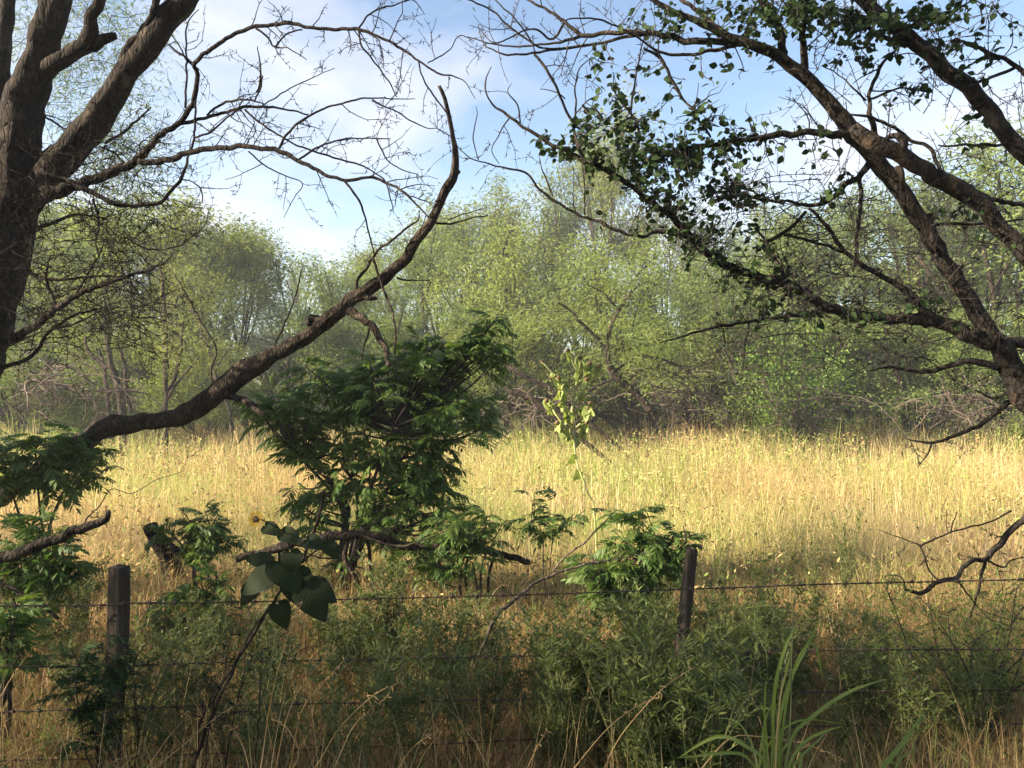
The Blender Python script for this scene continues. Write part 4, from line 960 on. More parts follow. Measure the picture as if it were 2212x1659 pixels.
PIN_DK = [leaf_mesh('leaf', *p, M['leaf_right']) for p in PIN]
def sapling(name, px, py_b, d, tips, label, cat='sapling', leaf=.36, per=7, limit=300, seed=1, group=None, stem=.016, stemmat='twig', forks=4, meshes=None):
    """tips: (px, py, rx, ry, count) ellipses of shoot tips"""
    r = np.random.default_rng(seed)
    b0 = W(px, py_b, d); b0[2] = float(gz(b0[0], b0[1])) - .02
    t = thing(name, b0, label, cat, group)
    E = []
    for (x, y, rx, ry, c) in tips:
        for k in range(int(c * 1.3 + .5)):
            a = r.uniform(0, 6.28); q = math.sqrt(r.uniform(0, 1))
            dd = d + r.normal(0, .33) * max(rx, ry) / FP * d
            E.append(W(x + math.cos(a) * q * rx, y + math.sin(a) * q * ry, dd))
    E = np.array(E); E[:, 2] = np.maximum(E[:, 2], .18)
    wd = MB(); cen = E.mean(0); hubs = []
    for k in range(forks):
        tgt = E[int(r.integers(0, len(E)))]
        h_ = b0 * .45 + (cen * .5 + tgt * .5) * .55 + r.normal(0, .04, 3); h_[2] = max(h_[2], b0[2] + .1)
        P_, ra = catmull([b0 + r.normal(0, .03, 3) * np.array([1, 1, 0]), (b0 + h_) / 2 + r.normal(0, .05, 3), h_, h_ * .5 + tgt * .5], [stem, stem * .85, stem * .7, stem * .4], .08)
        tube(wd, P_, ra, 6, .05, r=r); hubs.append(P_[len(P_) // 3:])
    hubs = np.concatenate(hubs); pos, dirs, nr, sc = [], [], [], []
    for e in E:
        i_ = int(np.argmin(np.linalg.norm(hubs - e, axis=1) + np.abs(hubs[:, 2] - e[2] + .2) * .5))
        h_ = hubs[i_]
        P_, ra = catmull([h_, h_ * .4 + e * .6 + np.array([0, 0, -.04]) + r.normal(0, .03, 3), e], [stem * .4, stem * .3, .003], .08)
        tube(wd, P_, ra, 4, cap=False)
        out = unit(e - h_)
        for k in range(max(2, int(per * r.uniform(.7, 1.3)))):
            a = r.uniform(0, 6.28)
            dv = np.array([math.cos(a), math.sin(a), r.uniform(-.6, .55)]) + out * .5
            back = P_[max(0, len(P_) - 1 - int(r.integers(0, 3)))]
            pos.append(back); dirs.append(dv); nr.append(np.array([0, 0, 1]) + r.normal(0, .35, 3)); sc.append(leaf * r.uniform(.6, 1.2))
    wd.build('stem', M[stemmat], t)
    pos, dirs, nr, sc = map(np.array, (pos, dirs, nr, sc))
    leaf_objects(t, meshes or PIN_ME, frames(dirs, nr), pos, sc, limit, restmat=M['leaf_sap'], rest_tpl=PIN)
    return t

sapling('leafy_sapling', 745, 1300, 7.3, [(700, 840, 110, 60, 16), (620, 900, 70, 45, 9), (590, 860, 30, 30, 2), (830, 800, 110, 50, 14), (930, 770, 90, 40, 10), (1010, 740, 70, 40, 8), (1060, 700, 30, 30, 3), (1090, 770, 30, 20, 2),
        (850, 880, 150, 50, 20), (980, 840, 80, 50, 9), (1030, 900, 40, 30, 4), (650, 950, 60, 30, 7), (720, 960, 90, 35, 9), (830, 970, 100, 40, 11), (930, 980, 60, 50, 9), (800, 1040, 120, 30, 10), (930, 1040, 50, 40, 7), (670, 1075, 60, 25, 7), (870, 1085, 90, 25, 6), (960, 1095, 30, 25, 3), (760, 1130, 120, 25, 6), (880, 1170, 90, 30, 5), (720, 1190, 80, 30, 4)],
        'large dark leafy sapling with drooping pinnate leaves in the centre', leaf=.25, per=7, seed=3, stem=.026, forks=7)
sapling('leafy_sapling', 110, 1300, 6.9, [(60, 960, 80, 45, 9), (150, 960, 70, 45, 9), (40, 1010, 60, 30, 5), (200, 1000, 40, 30, 4), (120, 1010, 60, 25, 4)], 'pinnate sapling crowning the left edge below the leaning log', leaf=.25, per=8, seed=4, forks=3)
sapling('leafy_sapling', 430, 1310, 7.0, [(420, 1130, 70, 35, 8), (470, 1165, 50, 30, 5), (380, 1110, 30, 20, 2)], 'low pinnate sapling right of the charred stump', leaf=.22, per=8, seed=5)
sapling('leafy_sapling', 1030, 1330, 6.8, [(1030, 1130, 55, 30, 6), (970, 1150, 50, 30, 5), (920, 1210, 60, 30, 5), (1010, 1190, 50, 25, 4)], 'low pinnate sapling over the right half of the long dark log', leaf=.22, per=8, seed=6)
sapling('leafy_sapling', 1180, 1290, 7.3, [(1170, 1085, 35, 22, 3), (1180, 1130, 35, 22, 3), (1250, 1110, 20, 20, 2)], 'small slender pinnate sapling below the pale sunflower', leaf=.24, per=5, seed=7, forks=2, stem=.008)
sapling('leafy_sapling', 1370, 1400, 6.0, [(1370, 1170, 70, 50, 9), (1310, 1220, 60, 40, 6), (1430, 1200, 60, 50, 8), (1360, 1270, 90, 40, 8), (1480, 1160, 25, 25, 3), (1380, 1110, 30, 18, 3)], 'bushy pinnate sapling just left of the right fence post', leaf=.21, per=8, seed=8)
sapling('leafy_sapling', 60, 1440, 5.8, [(60, 1150, 70, 30, 7), (120, 1190, 60, 30, 6), (30, 1200, 50, 30, 5), (160, 1240, 50, 30, 5), (90, 1250, 60, 25, 5)], 'pinnate sapling behind the fallen limb at the left edge', leaf=.21, per=8, seed=9)
sapling('leafy_sapling', 10, 1640, 4.3, [(10, 1330, 35, 50, 6), (25, 1390, 30, 40, 4)], 'pinnate sapling at the left edge beside the wires', leaf=.2, per=5, seed=10)
sapling('leafy_sapling', 400, 1400, 6.0, [(450, 1240, 60, 30, 4), (400, 1300, 60, 50, 6), (360, 1390, 40, 50, 4), (460, 1320, 50, 40, 4)], 'pale sparse pinnate sapling right of the left fence post', leaf=.22, per=5, seed=11, forks=3)
sapling('climbing_vine', 215, 1690, 3.85, [(160, 1415, 35, 30, 4), (205, 1450, 40, 35, 4), (232, 1395, 20, 25, 2), (222, 1565, 28, 30, 3), (170, 1590, 25, 10, 1)], 'dark leafy vine climbing the left fence post', 'vine', leaf=.13, per=8, seed=12, forks=3, stem=.006, meshes=PIN_DK)

# ------------------------------------------------------------------ fence
FD = lambda px: 3.95 + .45 * px / 2212
def post(pts, d, label, seed):
    b0 = W(pts[0][0], pts[0][1], d); b0[2] = min(0., b0[2])
    p = Traced('fence_post', b0, label, 'post', M['post'], seed, 'fence posts')
    p.limb([(pts[0][0], pts[0][1] + 60, pts[0][2])] + pts, d, d + .02, 'post', 22, .035, 0, crook=False)
    me = p.t.children[0].data; zz = [v.co.z for v in me.vertices]; zt = max(zz); rj = np.random.default_rng(seed)
    for v in me.vertices:                        # jagged weathered top
        if v.co.z > zt - .012: v.co.z += float(rj.normal(-.004, .010))
    p.finish(); return p
p1 = post([(236, 1720, 56), (240, 1600, 52), (248, 1480, 51), (256, 1350, 52), (258, 1225, 49)], FD(250), 'thick weathered fence post at the left wrapped in vine', 81)
p1.limb([(222, 1720, 18), (214, 1650, 15), (209, 1610, 8)], FD(250) - .07, FD(250) - .06, 'splinter', 6, .1, parent=p1.t.children[0])
post([(1455, 1700, 33), (1466, 1500, 33), (1475, 1365, 32), (1487, 1260, 31), (1494, 1186, 29)], FD(1480), 'thinner leaning fence post beside the bushy sapling', 82)

barb_mb = MB()
tube(barb_mb, np.array([[0, 0, -.022], [0, .006, 0], [0, 0, .022]]), [.0012, .0022, .0008], 4)
tube(barb_mb, np.array([[.006, -.02, -.006], [.006, 0, 0], [.006, .02, .008]]), [.001, .0022, .0008], 4)
tube(barb_mb, np.array([[-.006, 0, 0], [.012, 0, 0]]), [.0042, .0042], 5)
barb_me = barb_mb.mesh('barb', M['wire'])
WIRES = [([(-60, 1312), (0, 1309), (232, 1307), (285, 1303), (500, 1301), (737, 1295), (1100, 1286), (1475, 1273), (1600, 1269), (1780, 1262), (2000, 1257), (2212, 1252), (2300, 1250)], 'topmost barbed wire strand of the fence'),
         ([(-60, 1441), (0, 1440), (245, 1439), (500, 1430), (737, 1426), (1144, 1417), (1470, 1412), (1850, 1404), (2212, 1403), (2300, 1402)], 'second barbed wire strand from the top'),
         ([(-60, 1540), (0, 1538), (240, 1531), (500, 1524), (737, 1519), (1190, 1509), (1465, 1503), (1850, 1494), (2212, 1490), (2300, 1489)], 'third barbed wire strand from the top'),
         ([(-60, 1646), (0, 1643), (240, 1638), (500, 1626), (1000, 1605), (1460, 1580), (1850, 1567), (2212, 1563), (2300, 1562)], 'lowest barbed wire strand of the fence')]
for k, (pts, lab) in enumerate(WIRES):
    wp = [W(p[0], p[1], FD(p[0]) - .055) for p in pts]
    P_, ra = catmull(wp, [.0027] * len(wp), .02)
    b0 = P_[0]; t = thing('barbed_wire', b0, lab, 'wire', 'strands of the barbed wire fence')
    m_ = MB(); s = np.arange(len(P_)) * .02
    for ph in (0, math.pi):
        tw = P_ + np.stack([0 * s, np.cos(s * 70 + ph), np.sin(s * 70 + ph)], 1) * .0021
        tube(m_, tw, ra, 4, cap=False)
    m_.build('strand', M['wire'], t)
    for q in range(4, len(P_) - 3, 6):
        o = bpy.data.objects.new('barb', barb_me); scene.collection.objects.link(o); o.parent = t
        o.location = [float(v_) for v_ in (P_[q] - b0)]; o.rotation_euler = (q * 1.9 + k, 0, .1); o.scale = (1.4, 1.4, 1.4)

# ------------------------------------------------------------------ weeds with narrow leaves
def weed_variant(seed, H, stems, matl):
    r = np.random.default_rng(seed); wd, lf = MB(), MB(); P0, D0 = [], []
    for s in range(stems):
        a = r.uniform(0, 6.28); out = r.uniform(.05, .32) * H; h = H * r.uniform(.6, 1.05)
        pts = [np.array([math.cos(a) * .02, math.sin(a) * .02, -.02]), np.array([math.cos(a) * out * .4, math.sin(a) * out * .4, h * .5]) + r.normal(0, .02, 3), np.array([math.cos(a) * out, math.sin(a) * out, h])]
        S, sr = catmull(pts, [.005, .0038, .0015], .05); tube(wd, S, sr, 4, cap=False)
        for k in range(int(len(S) * .15), len(S)):
            subs = 2 if k < len(S) - 3 else 6
            for q in range(subs):
                b = r.uniform(0, 6.28); P0.append(S[k] + r.normal(0, .006, 3)); D0.append(np.array([math.cos(b), math.sin(b), r.uniform(.3, 1.3)]))
        for q in range(5):
            k = int(r.integers(len(S) // 3, len(S) - 2)); b = r.uniform(0, 6.28)
            e = S[k] + np.array([math.cos(b), math.sin(b), 1.1]) * r.uniform(.08, .2) * H
            tube(wd, np.array([S[k], (S[k] + e) / 2, e]), [.0025, .002, .001], 3, cap=False)
            for u in range(12):
                b = r.uniform(0, 6.28); P0.append(S[k] + (e - S[k]) * r.uniform(.15, 1)); D0.append(np.array([math.cos(b), math.sin(b), r.uniform(.3, 1.2)]))
    P0, D0 = np.array(P0), np.array(D0); sz = r.uniform(.03, .08, len(P0))
    stamp(lf, LN_V, LN_Q, LN_T, frames(D0, r.normal(0, .5, P0.shape) + np.array([0, 0, 1])), P0, np.stack([sz * .75, sz, sz], 1))
    return wd.mesh('stem', M['green_stem']), lf.mesh('foliage', matl, False)
WV = [weed_variant(300 + k, .95, 7 + k, M['leaf_weed']) for k in range(5)]
r = np.random.default_rng(91)
def weed(x, d, s, v, lab, grp, sz=1.0):
    t = thing('narrow_leaved_weed', (x, d, float(gz(x, d))), lab, 'weed', grp)
    for nm, me in zip(('stem', 'foliage'), WV[v]):
        o = bpy.data.objects.new(nm, me); scene.collection.objects.link(o); o.parent = t
        if nm == 'foliage': o['kind'] = 'stuff'
    t.rotation_euler = (r.normal(0, .08), r.normal(0, .08), r.uniform(0, 6.28)); t.scale = (s * sz, s * sz, s)
spots = []
while len(spots) < 74:
    px = r.uniform(540, 1640); d = r.uniform(3.75, 5.7)
    if px < 760 and r.random() < .55: continue
    spots.append((px, d))
for k, (px, d) in enumerate(spots):
    weed((px - CX) / FP * d, d, r.uniform(.42, .86) * (1.1 if 1150 < px < 1500 else 1.0), k % 5, 'narrow-leaved green weed in the thick stand between the two fence posts', 'narrow-leaved weeds between the fence posts', 1.15)
for k in range(14):
    d = r.uniform(3.45, 3.85); px = r.uniform(1380, 1570)
    weed((px - CX) / FP * d, d, r.uniform(.66, .84), k % 5, 'narrow-leaved green weed hiding the foot of the thinner fence post', 'weeds hiding the thinner post', 1.1)
for k in range(44):
    d = r.uniform(4.0, 5.6); px = r.uniform(1560, 2240)
    weed((px - CX) / FP * d, d, r.uniform(.35, .75) * (1.0 if px < 1850 else .8), k % 5, 'low narrow-leaved green weed right of the thinner fence post', 'narrow-leaved weeds right of the thinner post', 1.2)
for k in range(32):
    d = r.uniform(3.9, 5.9); px = r.uniform(-20, 640)
    weed((px - CX) / FP * d, d, r.uniform(.28, .68), k % 5, 'low green weed in the dry grass around the left fence post', 'low weeds around the left post', 1.2)
for px, d, s, lab in [(1570, 6.3, .75, 'upright green weed standing alone just right of the thinner post'), (1826, 6.9, .95, 'tallest thin green weed in the sunlit grass right of the thinner post'),
                      (1625, 6.2, .55, 'short green weed second right of the thinner post'), (1760, 7.2, .6, 'short green weed left of the tallest thin weed')]:
    weed((px - CX) / FP * d, d, s, 1, lab, None, .55)

# young thorny mesquite at the right edge
ym_b = W(2110, 1680, 4.5); ym_b[2] = 0
ymt = thing('young_mesquite', ym_b, 'young feathery yellow-green mesquite behind the wires at the right edge', 'shrub')
wd, lf = MB(), MB(); tips = []; r = np.random.default_rng(77)
for k in range(16):
    e = W(r.uniform(1880, 2260), r.uniform(1270, 1560), 4.6 + r.uniform(-.4, .6)); m_ = (ym_b + e) / 2 + r.normal(0, .08, 3)
    P_, ra = catmull([ym_b + r.normal(0, .06, 3) * [1, 1, 0], m_, e], [.008, .006, .002], .07); tube(wd, P_, ra, 4, cap=False)
    for q in range(6):
        kk = int(r.integers(len(P_) // 3, len(P_))); twig(wd, P_[kk], unit(P_[kk] - P_[kk - 1]) + r.normal(0, .7, 3), .22, .003, 0, r, .05, .25, 3, tips, 2)
    tips += [(P_[q_], None, 0) for q_ in range(len(P_) // 3, len(P_), 2)]
mesq_leaves(lf, np.array([q_[0] for q_ in tips]), 4200, r, np.array([.05, .05, .05]), .045)
tag(wd.build('stem', M['twig'], ymt), kind='stuff'); tag(lf.build('foliage', M['leaf_mesq'], ymt, False), kind='stuff')

# ------------------------------------------------------------------ sunflowers
def heart_leaf():
    n_ = 9; v, q, t = [], [], []
    prof = [(0, 0), (.08, -.10), (.30, -.13), (.42, .05), (.43, .25), (.36, .48), (.24, .70), (.11, .88), (0, 1.0)]
    for k, (x, y) in enumerate(prof):
        yy = max(0, y); z = -.30 * yy * yy + .06 * math.sin(k * 1.7)
        v += [(-x, y, z - .10 * x), (0, max(0.0, y), -.30 * yy * yy - .03), (x, y, z - .10 * x)]
    for k in range(n_ - 1):
        a_, b_ = 3 * k, 3 * (k + 1); q += [(a_, a_ + 1, b_ + 1, b_), (a_ + 1, a_ + 2, b_ + 2, b_ + 1)]
    return v, q, t
HL = heart_leaf(); HL_ME = leaf_mesh('leaf', *HL, M['leaf_sun']); HL_PALE = leaf_mesh('leaf', *HL, M['leaf_pale'])
def put_leaf(parent, me, p, dvec, nrm, s):
    from mathutils import Matrix
    o = bpy.data.objects.new('leaf', me); scene.collection.objects.link(o); o.parent = parent
    F_ = frames(np.array([dvec], float), np.array([nrm], float))[0]
    mt = np.eye(4); mt[:3, :3] = F_ * s; mt[:3, 3] = p - np.array(parent.location); o.matrix_local = Matrix(mt.tolist())
    return o
sb = W(372, 1900, 3.2); sb[2] = 0
SF = Traced('wild_sunflower', sb, 'wild sunflower near the fence with big dark heart-shaped leaves', 'sunflower', M['bark_dead'], 95)
SF.limb([(372, 1885, 10), (420, 1650, 10), (470, 1520, 9), (510, 1430, 9), (560, 1350, 9), (600, 1285, 7), (640, 1235, 6), (665, 1175, 10), (690, 1110, 7), (700, 1060, 5)], 3.2, 3.0, 'stem', 9, .05)
SF.limb(g(0, 2, (1900, 380, 18), (1890, 250, 15), (1830, 130, 12), (1740, 70, 10), (1690, 45, 9)), None, 2.95, 'stem', 7)
SF.limb(g(0, 2, (1960, 330, 14), (2080, 220, 13), (2200, 140, 10), (2330, 110, 6)), None, 3.2, 'stem', 7)
for zx, zy, dx, dz, s, dd in [(1740, 400, -1, -.55, .125, 0), (1760, 330, -.35, .2, .10, .1), (1800, 320, .75, -.95, .14, -.05), (1900, 400, .45, -1, .15, .05), (1980, 480, .55, -.8, .15, 0), (1640, 480, -.9, -1.2, .09, .05),
                              (2010, 470, 1, -.45, .12, .1), (1880, 260, .2, -.9, .09, -.05), (1990, 180, .9, -.2, .08, 0), (2120, 200, .6, -.8, .07, 0), (1830, 130, .9, -.3, .08, 0), (1720, 90, .8, -.25, .07, 0), (1800, 600, .4, -1, .10, .05)]:
    p = W(zx / 3, 1106 + zy / 3, 3.0 + dd)
    put_leaf(SF.t, HL_ME, p, (dx, -.25, dz), (-.2 * dx, -.8, .75), s)
fm = MB(); c0 = W(553, 1122, 2.93); r = np.random.default_rng(5)
fdir = unit(np.array([-.8, .75, .1])); fx = unit(np.cross(fdir, [0, 0, 1])); fy = np.cross(fx, fdir)
nP = 18; an = np.linspace(0, 6.28, nP, endpoint=False)
dv = np.cos(an)[:, None] * fx + np.sin(an)[:, None] * fy + fdir * .25
stamp(fm, LN_V, LN_Q, LN_T, frames(dv, np.tile(fdir, (nP, 1)) + r.normal(0, .1, (nP, 3))), c0 + dv * .012, np.stack([np.full(nP, .026)] + [r.uniform(.014, .026, nP)] * 2, 1))
cm = MB(); tube(cm, np.array([c0 - fdir * .012, c0 + fdir * .004, c0 + fdir * .010]), [.008, .013, .010], 12); fhd = cm.build('flower_head', M['seed'], SF.t); fm.build('petals', M['petal'], fhd)
SF.finish()

PSb = W(1290, HY + EYE * FP / 9.0, 9.0); PSb[2] = 0
PS = Traced('pale_sunflower', PSb, 'tall pale sunlit sunflower stalk with drooping leaves and seed heads', 'sunflower', M['stem_pale'], 96)
PS.limb([(1290, 1222, 7)] + g(1, 1, (1640, 1640, 14), (1590, 1520, 14), (1540, 1380, 15), (1520, 1300, 17), (1505, 1180, 20), (1495, 1000, 22), (1510, 900, 20), (1530, 780, 18), (1500, 680, 14), (1470, 615, 10)), 9.0, 9.0, 'stem', 8)
HD = [(1470, 612)]
for pts in [g(1, 1, (1510, 1175, 18), (1400, 1040, 15), (1330, 935, 11)), g(1, 1, (1500, 1010, 15), (1570, 990, 13), (1615, 955, 9)), g(1, 1, (1540, 800, 16), (1600, 770, 14), (1670, 710, 10)),
            g(1, 1, (1490, 900, 15), (1400, 790, 13), (1300, 690, 10)), g(1, 1, (1530, 780, 13), (1545, 720, 12), (1548, 660, 10)), g(1, 1, (1590, 780, 10), (1605, 740, 9), (1610, 695, 7)), g(1, 1, (1510, 1120, 13), (1580, 1050, 12), (1600, 990, 8)), g(1, 1, (1480, 860, 12), (1440, 810, 11), (1410, 790, 8)), g(1, 1, (1500, 1080, 14), (1440, 980, 12), (1420, 880, 8)), g(1, 1, (1500, 980, 13), (1560, 880, 12), (1590, 800, 8)), g(1, 1, (1515, 1250, 14), (1450, 1150, 12), (1400, 1080, 8)), g(1, 1, (1510, 1220, 13), (1560, 1140, 11), (1590, 1080, 8))]:
    PS.limb(pts, None, None, 'stem', 6)
    HD.append((pts[-1][0] * 3 - 2212, pts[-1][1] * 3 - 1659))
for zx, zy in HD + [(1360, 790), (1400, 780)]:
    p = W(737.333 + zx / 3, 553 + zy / 3, 9.0 + PS.r.normal(0, .05)); m_ = MB()
    ax = unit(PS.r.normal(0, .5, 3) + np.array([0, -.3, .7])); tube(m_, np.array([p - ax * .02, p, p + ax * .02]), [.012, .03, .022], 8, .1); m_.build('seed_head', M['seed'], PS.t)
for k in range(150):
    Pa, ra = PS.paths[int(PS.r.integers(0, len(PS.paths)))]
    p = Pa[int(PS.r.integers(len(Pa) // 4, len(Pa)))]
    if p[2] < 1.0: continue
    put_leaf(PS.t, HL_PALE, p, (PS.r.normal(0, .5), PS.r.normal(0, .5), -1), (PS.r.normal(0, 1), -1, .2), PS.r.uniform(.06, .13))
PS.finish()

# ------------------------------------------------------------------ broad-bladed grass clump
jb = W(1672, 1900, 2.75); jb[2] = 0
JG = thing('broad_bladed_grass', jb, 'clump of tall broad bright green grass blades at the bottom right', 'grass clump')
def blade(parent, pts, d0, d1, mat, name='blade', twist=.5, seed=0):
    r = np.random.default_rng(seed); n_ = len(pts)
    wp = [W(p[0], p[1], d0 + (d1 - d0) * k / (n_ - 1)) for k, p in enumerate(pts)]
    P_, wd_ = catmull(wp, [p[2] * .58 / FP * d0 for p in pts], .03)
    T_ = np.gradient(P_, axis=0); T_ /= np.linalg.norm(T_, axis=1)[:, None]
    view = P_ - np.array([0, 0, EYE]); view /= np.linalg.norm(view, axis=1)[:, None]
    S_ = np.cross(T_, view); S_ /= np.linalg.norm(S_, axis=1)[:, None]
    N_ = np.cross(S_, T_)
    a = np.linspace(-twist, twist, len(P_))[:, None] * r.choice([-1, 1])
    S2 = S_ * np.cos(a) + N_ * np.sin(a); N2 = np.cross(S2, T_)
    h = wd_[:, None] * .5
    v = np.stack([P_ - S2 * h, P_ + N2 * h * .35, P_ + S2 * h], 1).reshape(-1, 3)
    i_ = np.arange(len(P_) - 1) * 3
    q = np.concatenate([np.stack([i_, i_ + 1, i_ + 4, i_ + 3], 1), np.stack([i_ + 1, i_ + 2, i_ + 5, i_ + 4], 1)])
    m_ = MB(); m_.add(v, q); return m_.build(name, mat, parent)
JB = [g(2, 2, (600, 1900, 18), (595, 1600, 30), (585, 1300, 38), (605, 1100, 40), (650, 920, 36), (700, 800, 26), (765, 680, 5)),
      g(2, 2, (640, 1900, 18), (620, 1450, 30), (660, 1200, 36), (720, 1030, 40), (790, 900, 34), (845, 780, 24), (912, 635, 4)),
      g(2, 2, (620, 1900, 14), (650, 1400, 24), (700, 1100, 30), (760, 930, 32), (815, 845, 34), (865, 860, 32), (885, 960, 24), (908, 1095, 4)),
      g(2, 2, (640, 1900, 20), (700, 1480, 34), (850, 1320, 44), (1000, 1210, 44), (1150, 1135, 34), (1335, 1080, 4)),
      g(2, 2, (560, 1900, 20), (530, 1620, 34), (430, 1530, 42), (330, 1470, 44), (220, 1455, 42), (100, 1510, 32), (-20, 1590, 6)),
      g(2, 2, (540, 1800, 20), (420, 1590, 30), (260, 1562, 36), (100, 1580, 28), (-40, 1592, 5)),
      g(2, 2, (640, 1900, 20), (690, 1640, 30), (790, 1490, 36), (900, 1430, 30), (1045, 1385, 4)),
      g(2, 2, (650, 1900, 20), (720, 1640, 28), (790, 1560, 26), (880, 1480, 22), (950, 1400, 4)),
      g(2, 2, (610, 1900, 20), (600, 1640, 24), (650, 1540, 26), (720, 1450, 20), (770, 1380, 4)),
      g(2, 2, (680, 1900, 16), (740, 1700, 30), (770, 1600, 32), (745, 1500, 14), (735, 1480, 4)),
      g(2, 2, (600, 1900, 16), (620, 1300, 20), (655, 1100, 26), (690, 960, 22), (700, 880, 4)),
      g(2, 2, (620, 1900, 14), (640, 1500, 22), (610, 1350, 22), (600, 1200, 4))]
for k, pts in enumerate(JB): blade(JG, pts, 2.75, 2.7 + .06 * (k % 5), M['blade_green'], seed=k)
rj = np.random.default_rng(17)
for k in range(7):           # thinner inner blades, some of them dry
    x0_, x1_ = 1655 + rj.normal(0, 16), rj.normal(0, 110); hh_ = rj.uniform(120, 330); dr_ = rj.uniform(0, 60)
    blade(JG, [(x0_, 1740, 5), (x0_ + x1_ * .15, 1659 - hh_ * .3, 6), (x0_ + x1_ * .5, 1659 - hh_ * .8, 5), (x0_ + x1_, 1659 - hh_ + dr_, 1)], 2.75 + rj.normal(0, .1), 2.75 + rj.normal(0, .2), M['blade_dry'] if k % 7 == 0 else M['blade_green'], seed=60 + k)
m_ = MB(); st = [W(p[0], p[1], 2.74) for p in g(2, 2, (640, 1900), (695, 1400), (705, 1000), (715, 700), (738, 470))]
P_, ra = catmull(st, [.004, .003, .0024, .0018, .0009], .05); tube(m_, P_, ra, 5); m_.build('stalk', M['green_stem'], JG)
j2b = W(1905, 1900, 2.6); j2b[2] = 0
JG2 = thing('broad_bladed_grass', j2b, 'single pale broad grass blade slanting up at the bottom right', 'grass clump')
for k, pts in enumerate([g(2, 2, (1180, 1900, 30), (1290, 1670, 48), (1390, 1540, 52), (1480, 1420, 44), (1540, 1330, 22), (1570, 1270, 3)), g(2, 2, (1330, 1780, 18), (1420, 1590, 24), (1530, 1545, 4)), g(2, 2, (1400, 1600, 10), (1500, 1400, 14), (1615, 1275, 3))]):
    blade(JG2, pts, 2.6, 2.65, M['blade_green'], seed=40 + k)

# dark dry weed stalks beside the sunflower, tall dry grass stems along the bottom
dwb = W(445, 1720, 3.7); dwb[2] = 0
DW = Traced('dry_weed', dwb, 'dark leafless weed stalks between the left post and the green weeds', 'weed', M['bark_dead'], 97)
for pts in [g(0, 2, (1240, 1900, 22), (1290, 1420, 20), (1400, 1180, 18), (1520, 1000, 16), (1600, 830, 14), (1680, 700, 11), (1790, 560, 6)), g(0, 2, (1300, 1900, 16), (1350, 1450, 14), (1385, 1250, 12), (1450, 1080, 8), (1470, 960, 4)),
            g(0, 2, (1420, 1900, 14), (1500, 1400, 12), (1560, 1150, 10), (1590, 980, 7), (1580, 860, 4)), g(0, 2, (860, 1800, 14), (890, 1420, 12), (870, 1150, 10), (885, 950, 8), (960, 850, 5)), g(0, 2, (1640, 1800, 12), (1680, 1300, 10), (1695, 1000, 8), (1700, 880, 4))]:
    DW.limb(pts, 3.7 + DW.r.normal(0, .15), 3.7 + DW.r.normal(0, .3), 'stalk', 6)
DW.twigs(7, .22, .003, 1, 0, .03, .35, 3); DW.finish()
def dry_stem(parent, pts, d, seed):
    r = np.random.default_rng(seed)
    wp = [W(x, y, d + r.normal(0, .05)) for x, y, w_ in pts]; m_ = MB()
    P_, ra = catmull(wp, np.linspace(.0026, .0009, len(wp)), .03); tube(m_, P_, ra, 4, cap=False)
    for q in range(int(len(P_) * .72), len(P_), 1):      # loose seed head
        for u in range(2):
            e = P_[q] + unit(P_[q] - P_[q - 1] + r.normal(0, .35, 3)) * r.uniform(.012, .028)
            tube(m_, np.array([P_[q], (P_[q] + e) / 2, e]), [.0008, .0022, .0006], 4, cap=False)
    m_.build('stem', M['blade_dry'], parent)
for base, lab, dd_, stems in [((1700 / 3, 1900), 'tall dry grass stems arching up beside the sunflower', 2.9, [
        g(0, 2, (1640, 1900), (1690, 1659), (1720, 1450), (1760, 1200), (1850, 850), (1960, 580)), g(0, 2, (1760, 1900), (1790, 1659), (1860, 1330), (1960, 1120), (2180, 880)), g(0, 2, (1800, 1900), (1880, 1659), (1950, 1300), (2080, 1120), (2230, 960)),
        g(0, 2, (1650, 1900), (1600, 1600), (1540, 1450), (1480, 1380)), g(0, 2, (1820, 1900), (2040, 1659), (2200, 1400), (2420, 1190), (2600, 1100)), g(0, 2, (1700, 1900), (1930, 1600), (1860, 1400), (1760, 1340))]),
     ((330, 1850), 'tall dry grass stems leaning at the foot of the left post', 3.1, [g(0, 2, (900, 1800), (1010, 1659), (1200, 1500), (1400, 1330), (1530, 1250)), g(0, 2, (600, 1800), (690, 1650), (780, 1600), (890, 1568)), g(0, 2, (-60, 1700), (100, 1590), (250, 1510), (380, 1480), (530, 1480)), g(0, 2, (1150, 1800), (1190, 1500), (1210, 1290)), g(0, 2, (100, 1800), (180, 1560), (230, 1380))]),
     ((1330, 1850), 'tall dry grass stems leaning right below the middle weeds', 3.0, [g(1, 2, (1650, 1800), (1780, 1500), (1950, 1280), (2100, 1130), (2260, 1020)), g(1, 2, (1400, 1800), (1700, 1430), (1900, 1270), (2080, 1190)), g(1, 2, (300, 1800), (420, 1580), (520, 1480), (620, 1425)), g(1, 2, (1150, 1800), (1250, 1560), (1330, 1420)), g(1, 2, (-100, 1800), (60, 1420), (180, 1290), (300, 1200)), g(1, 2, (2230, 1800), (2500, 1480), (2700, 1455), (2900, 1480), (3080, 1530), (3250, 1600))])]:
    b0 = W(base[0], base[1], dd_); b0[2] = 0
    t = thing('tall_dry_grass', b0, lab, 'grass', 'tufts of tall dry grass at the bottom edge')
    for k, p_ in enumerate(stems): dry_stem(t, p_, dd_, k + int(base[0]))

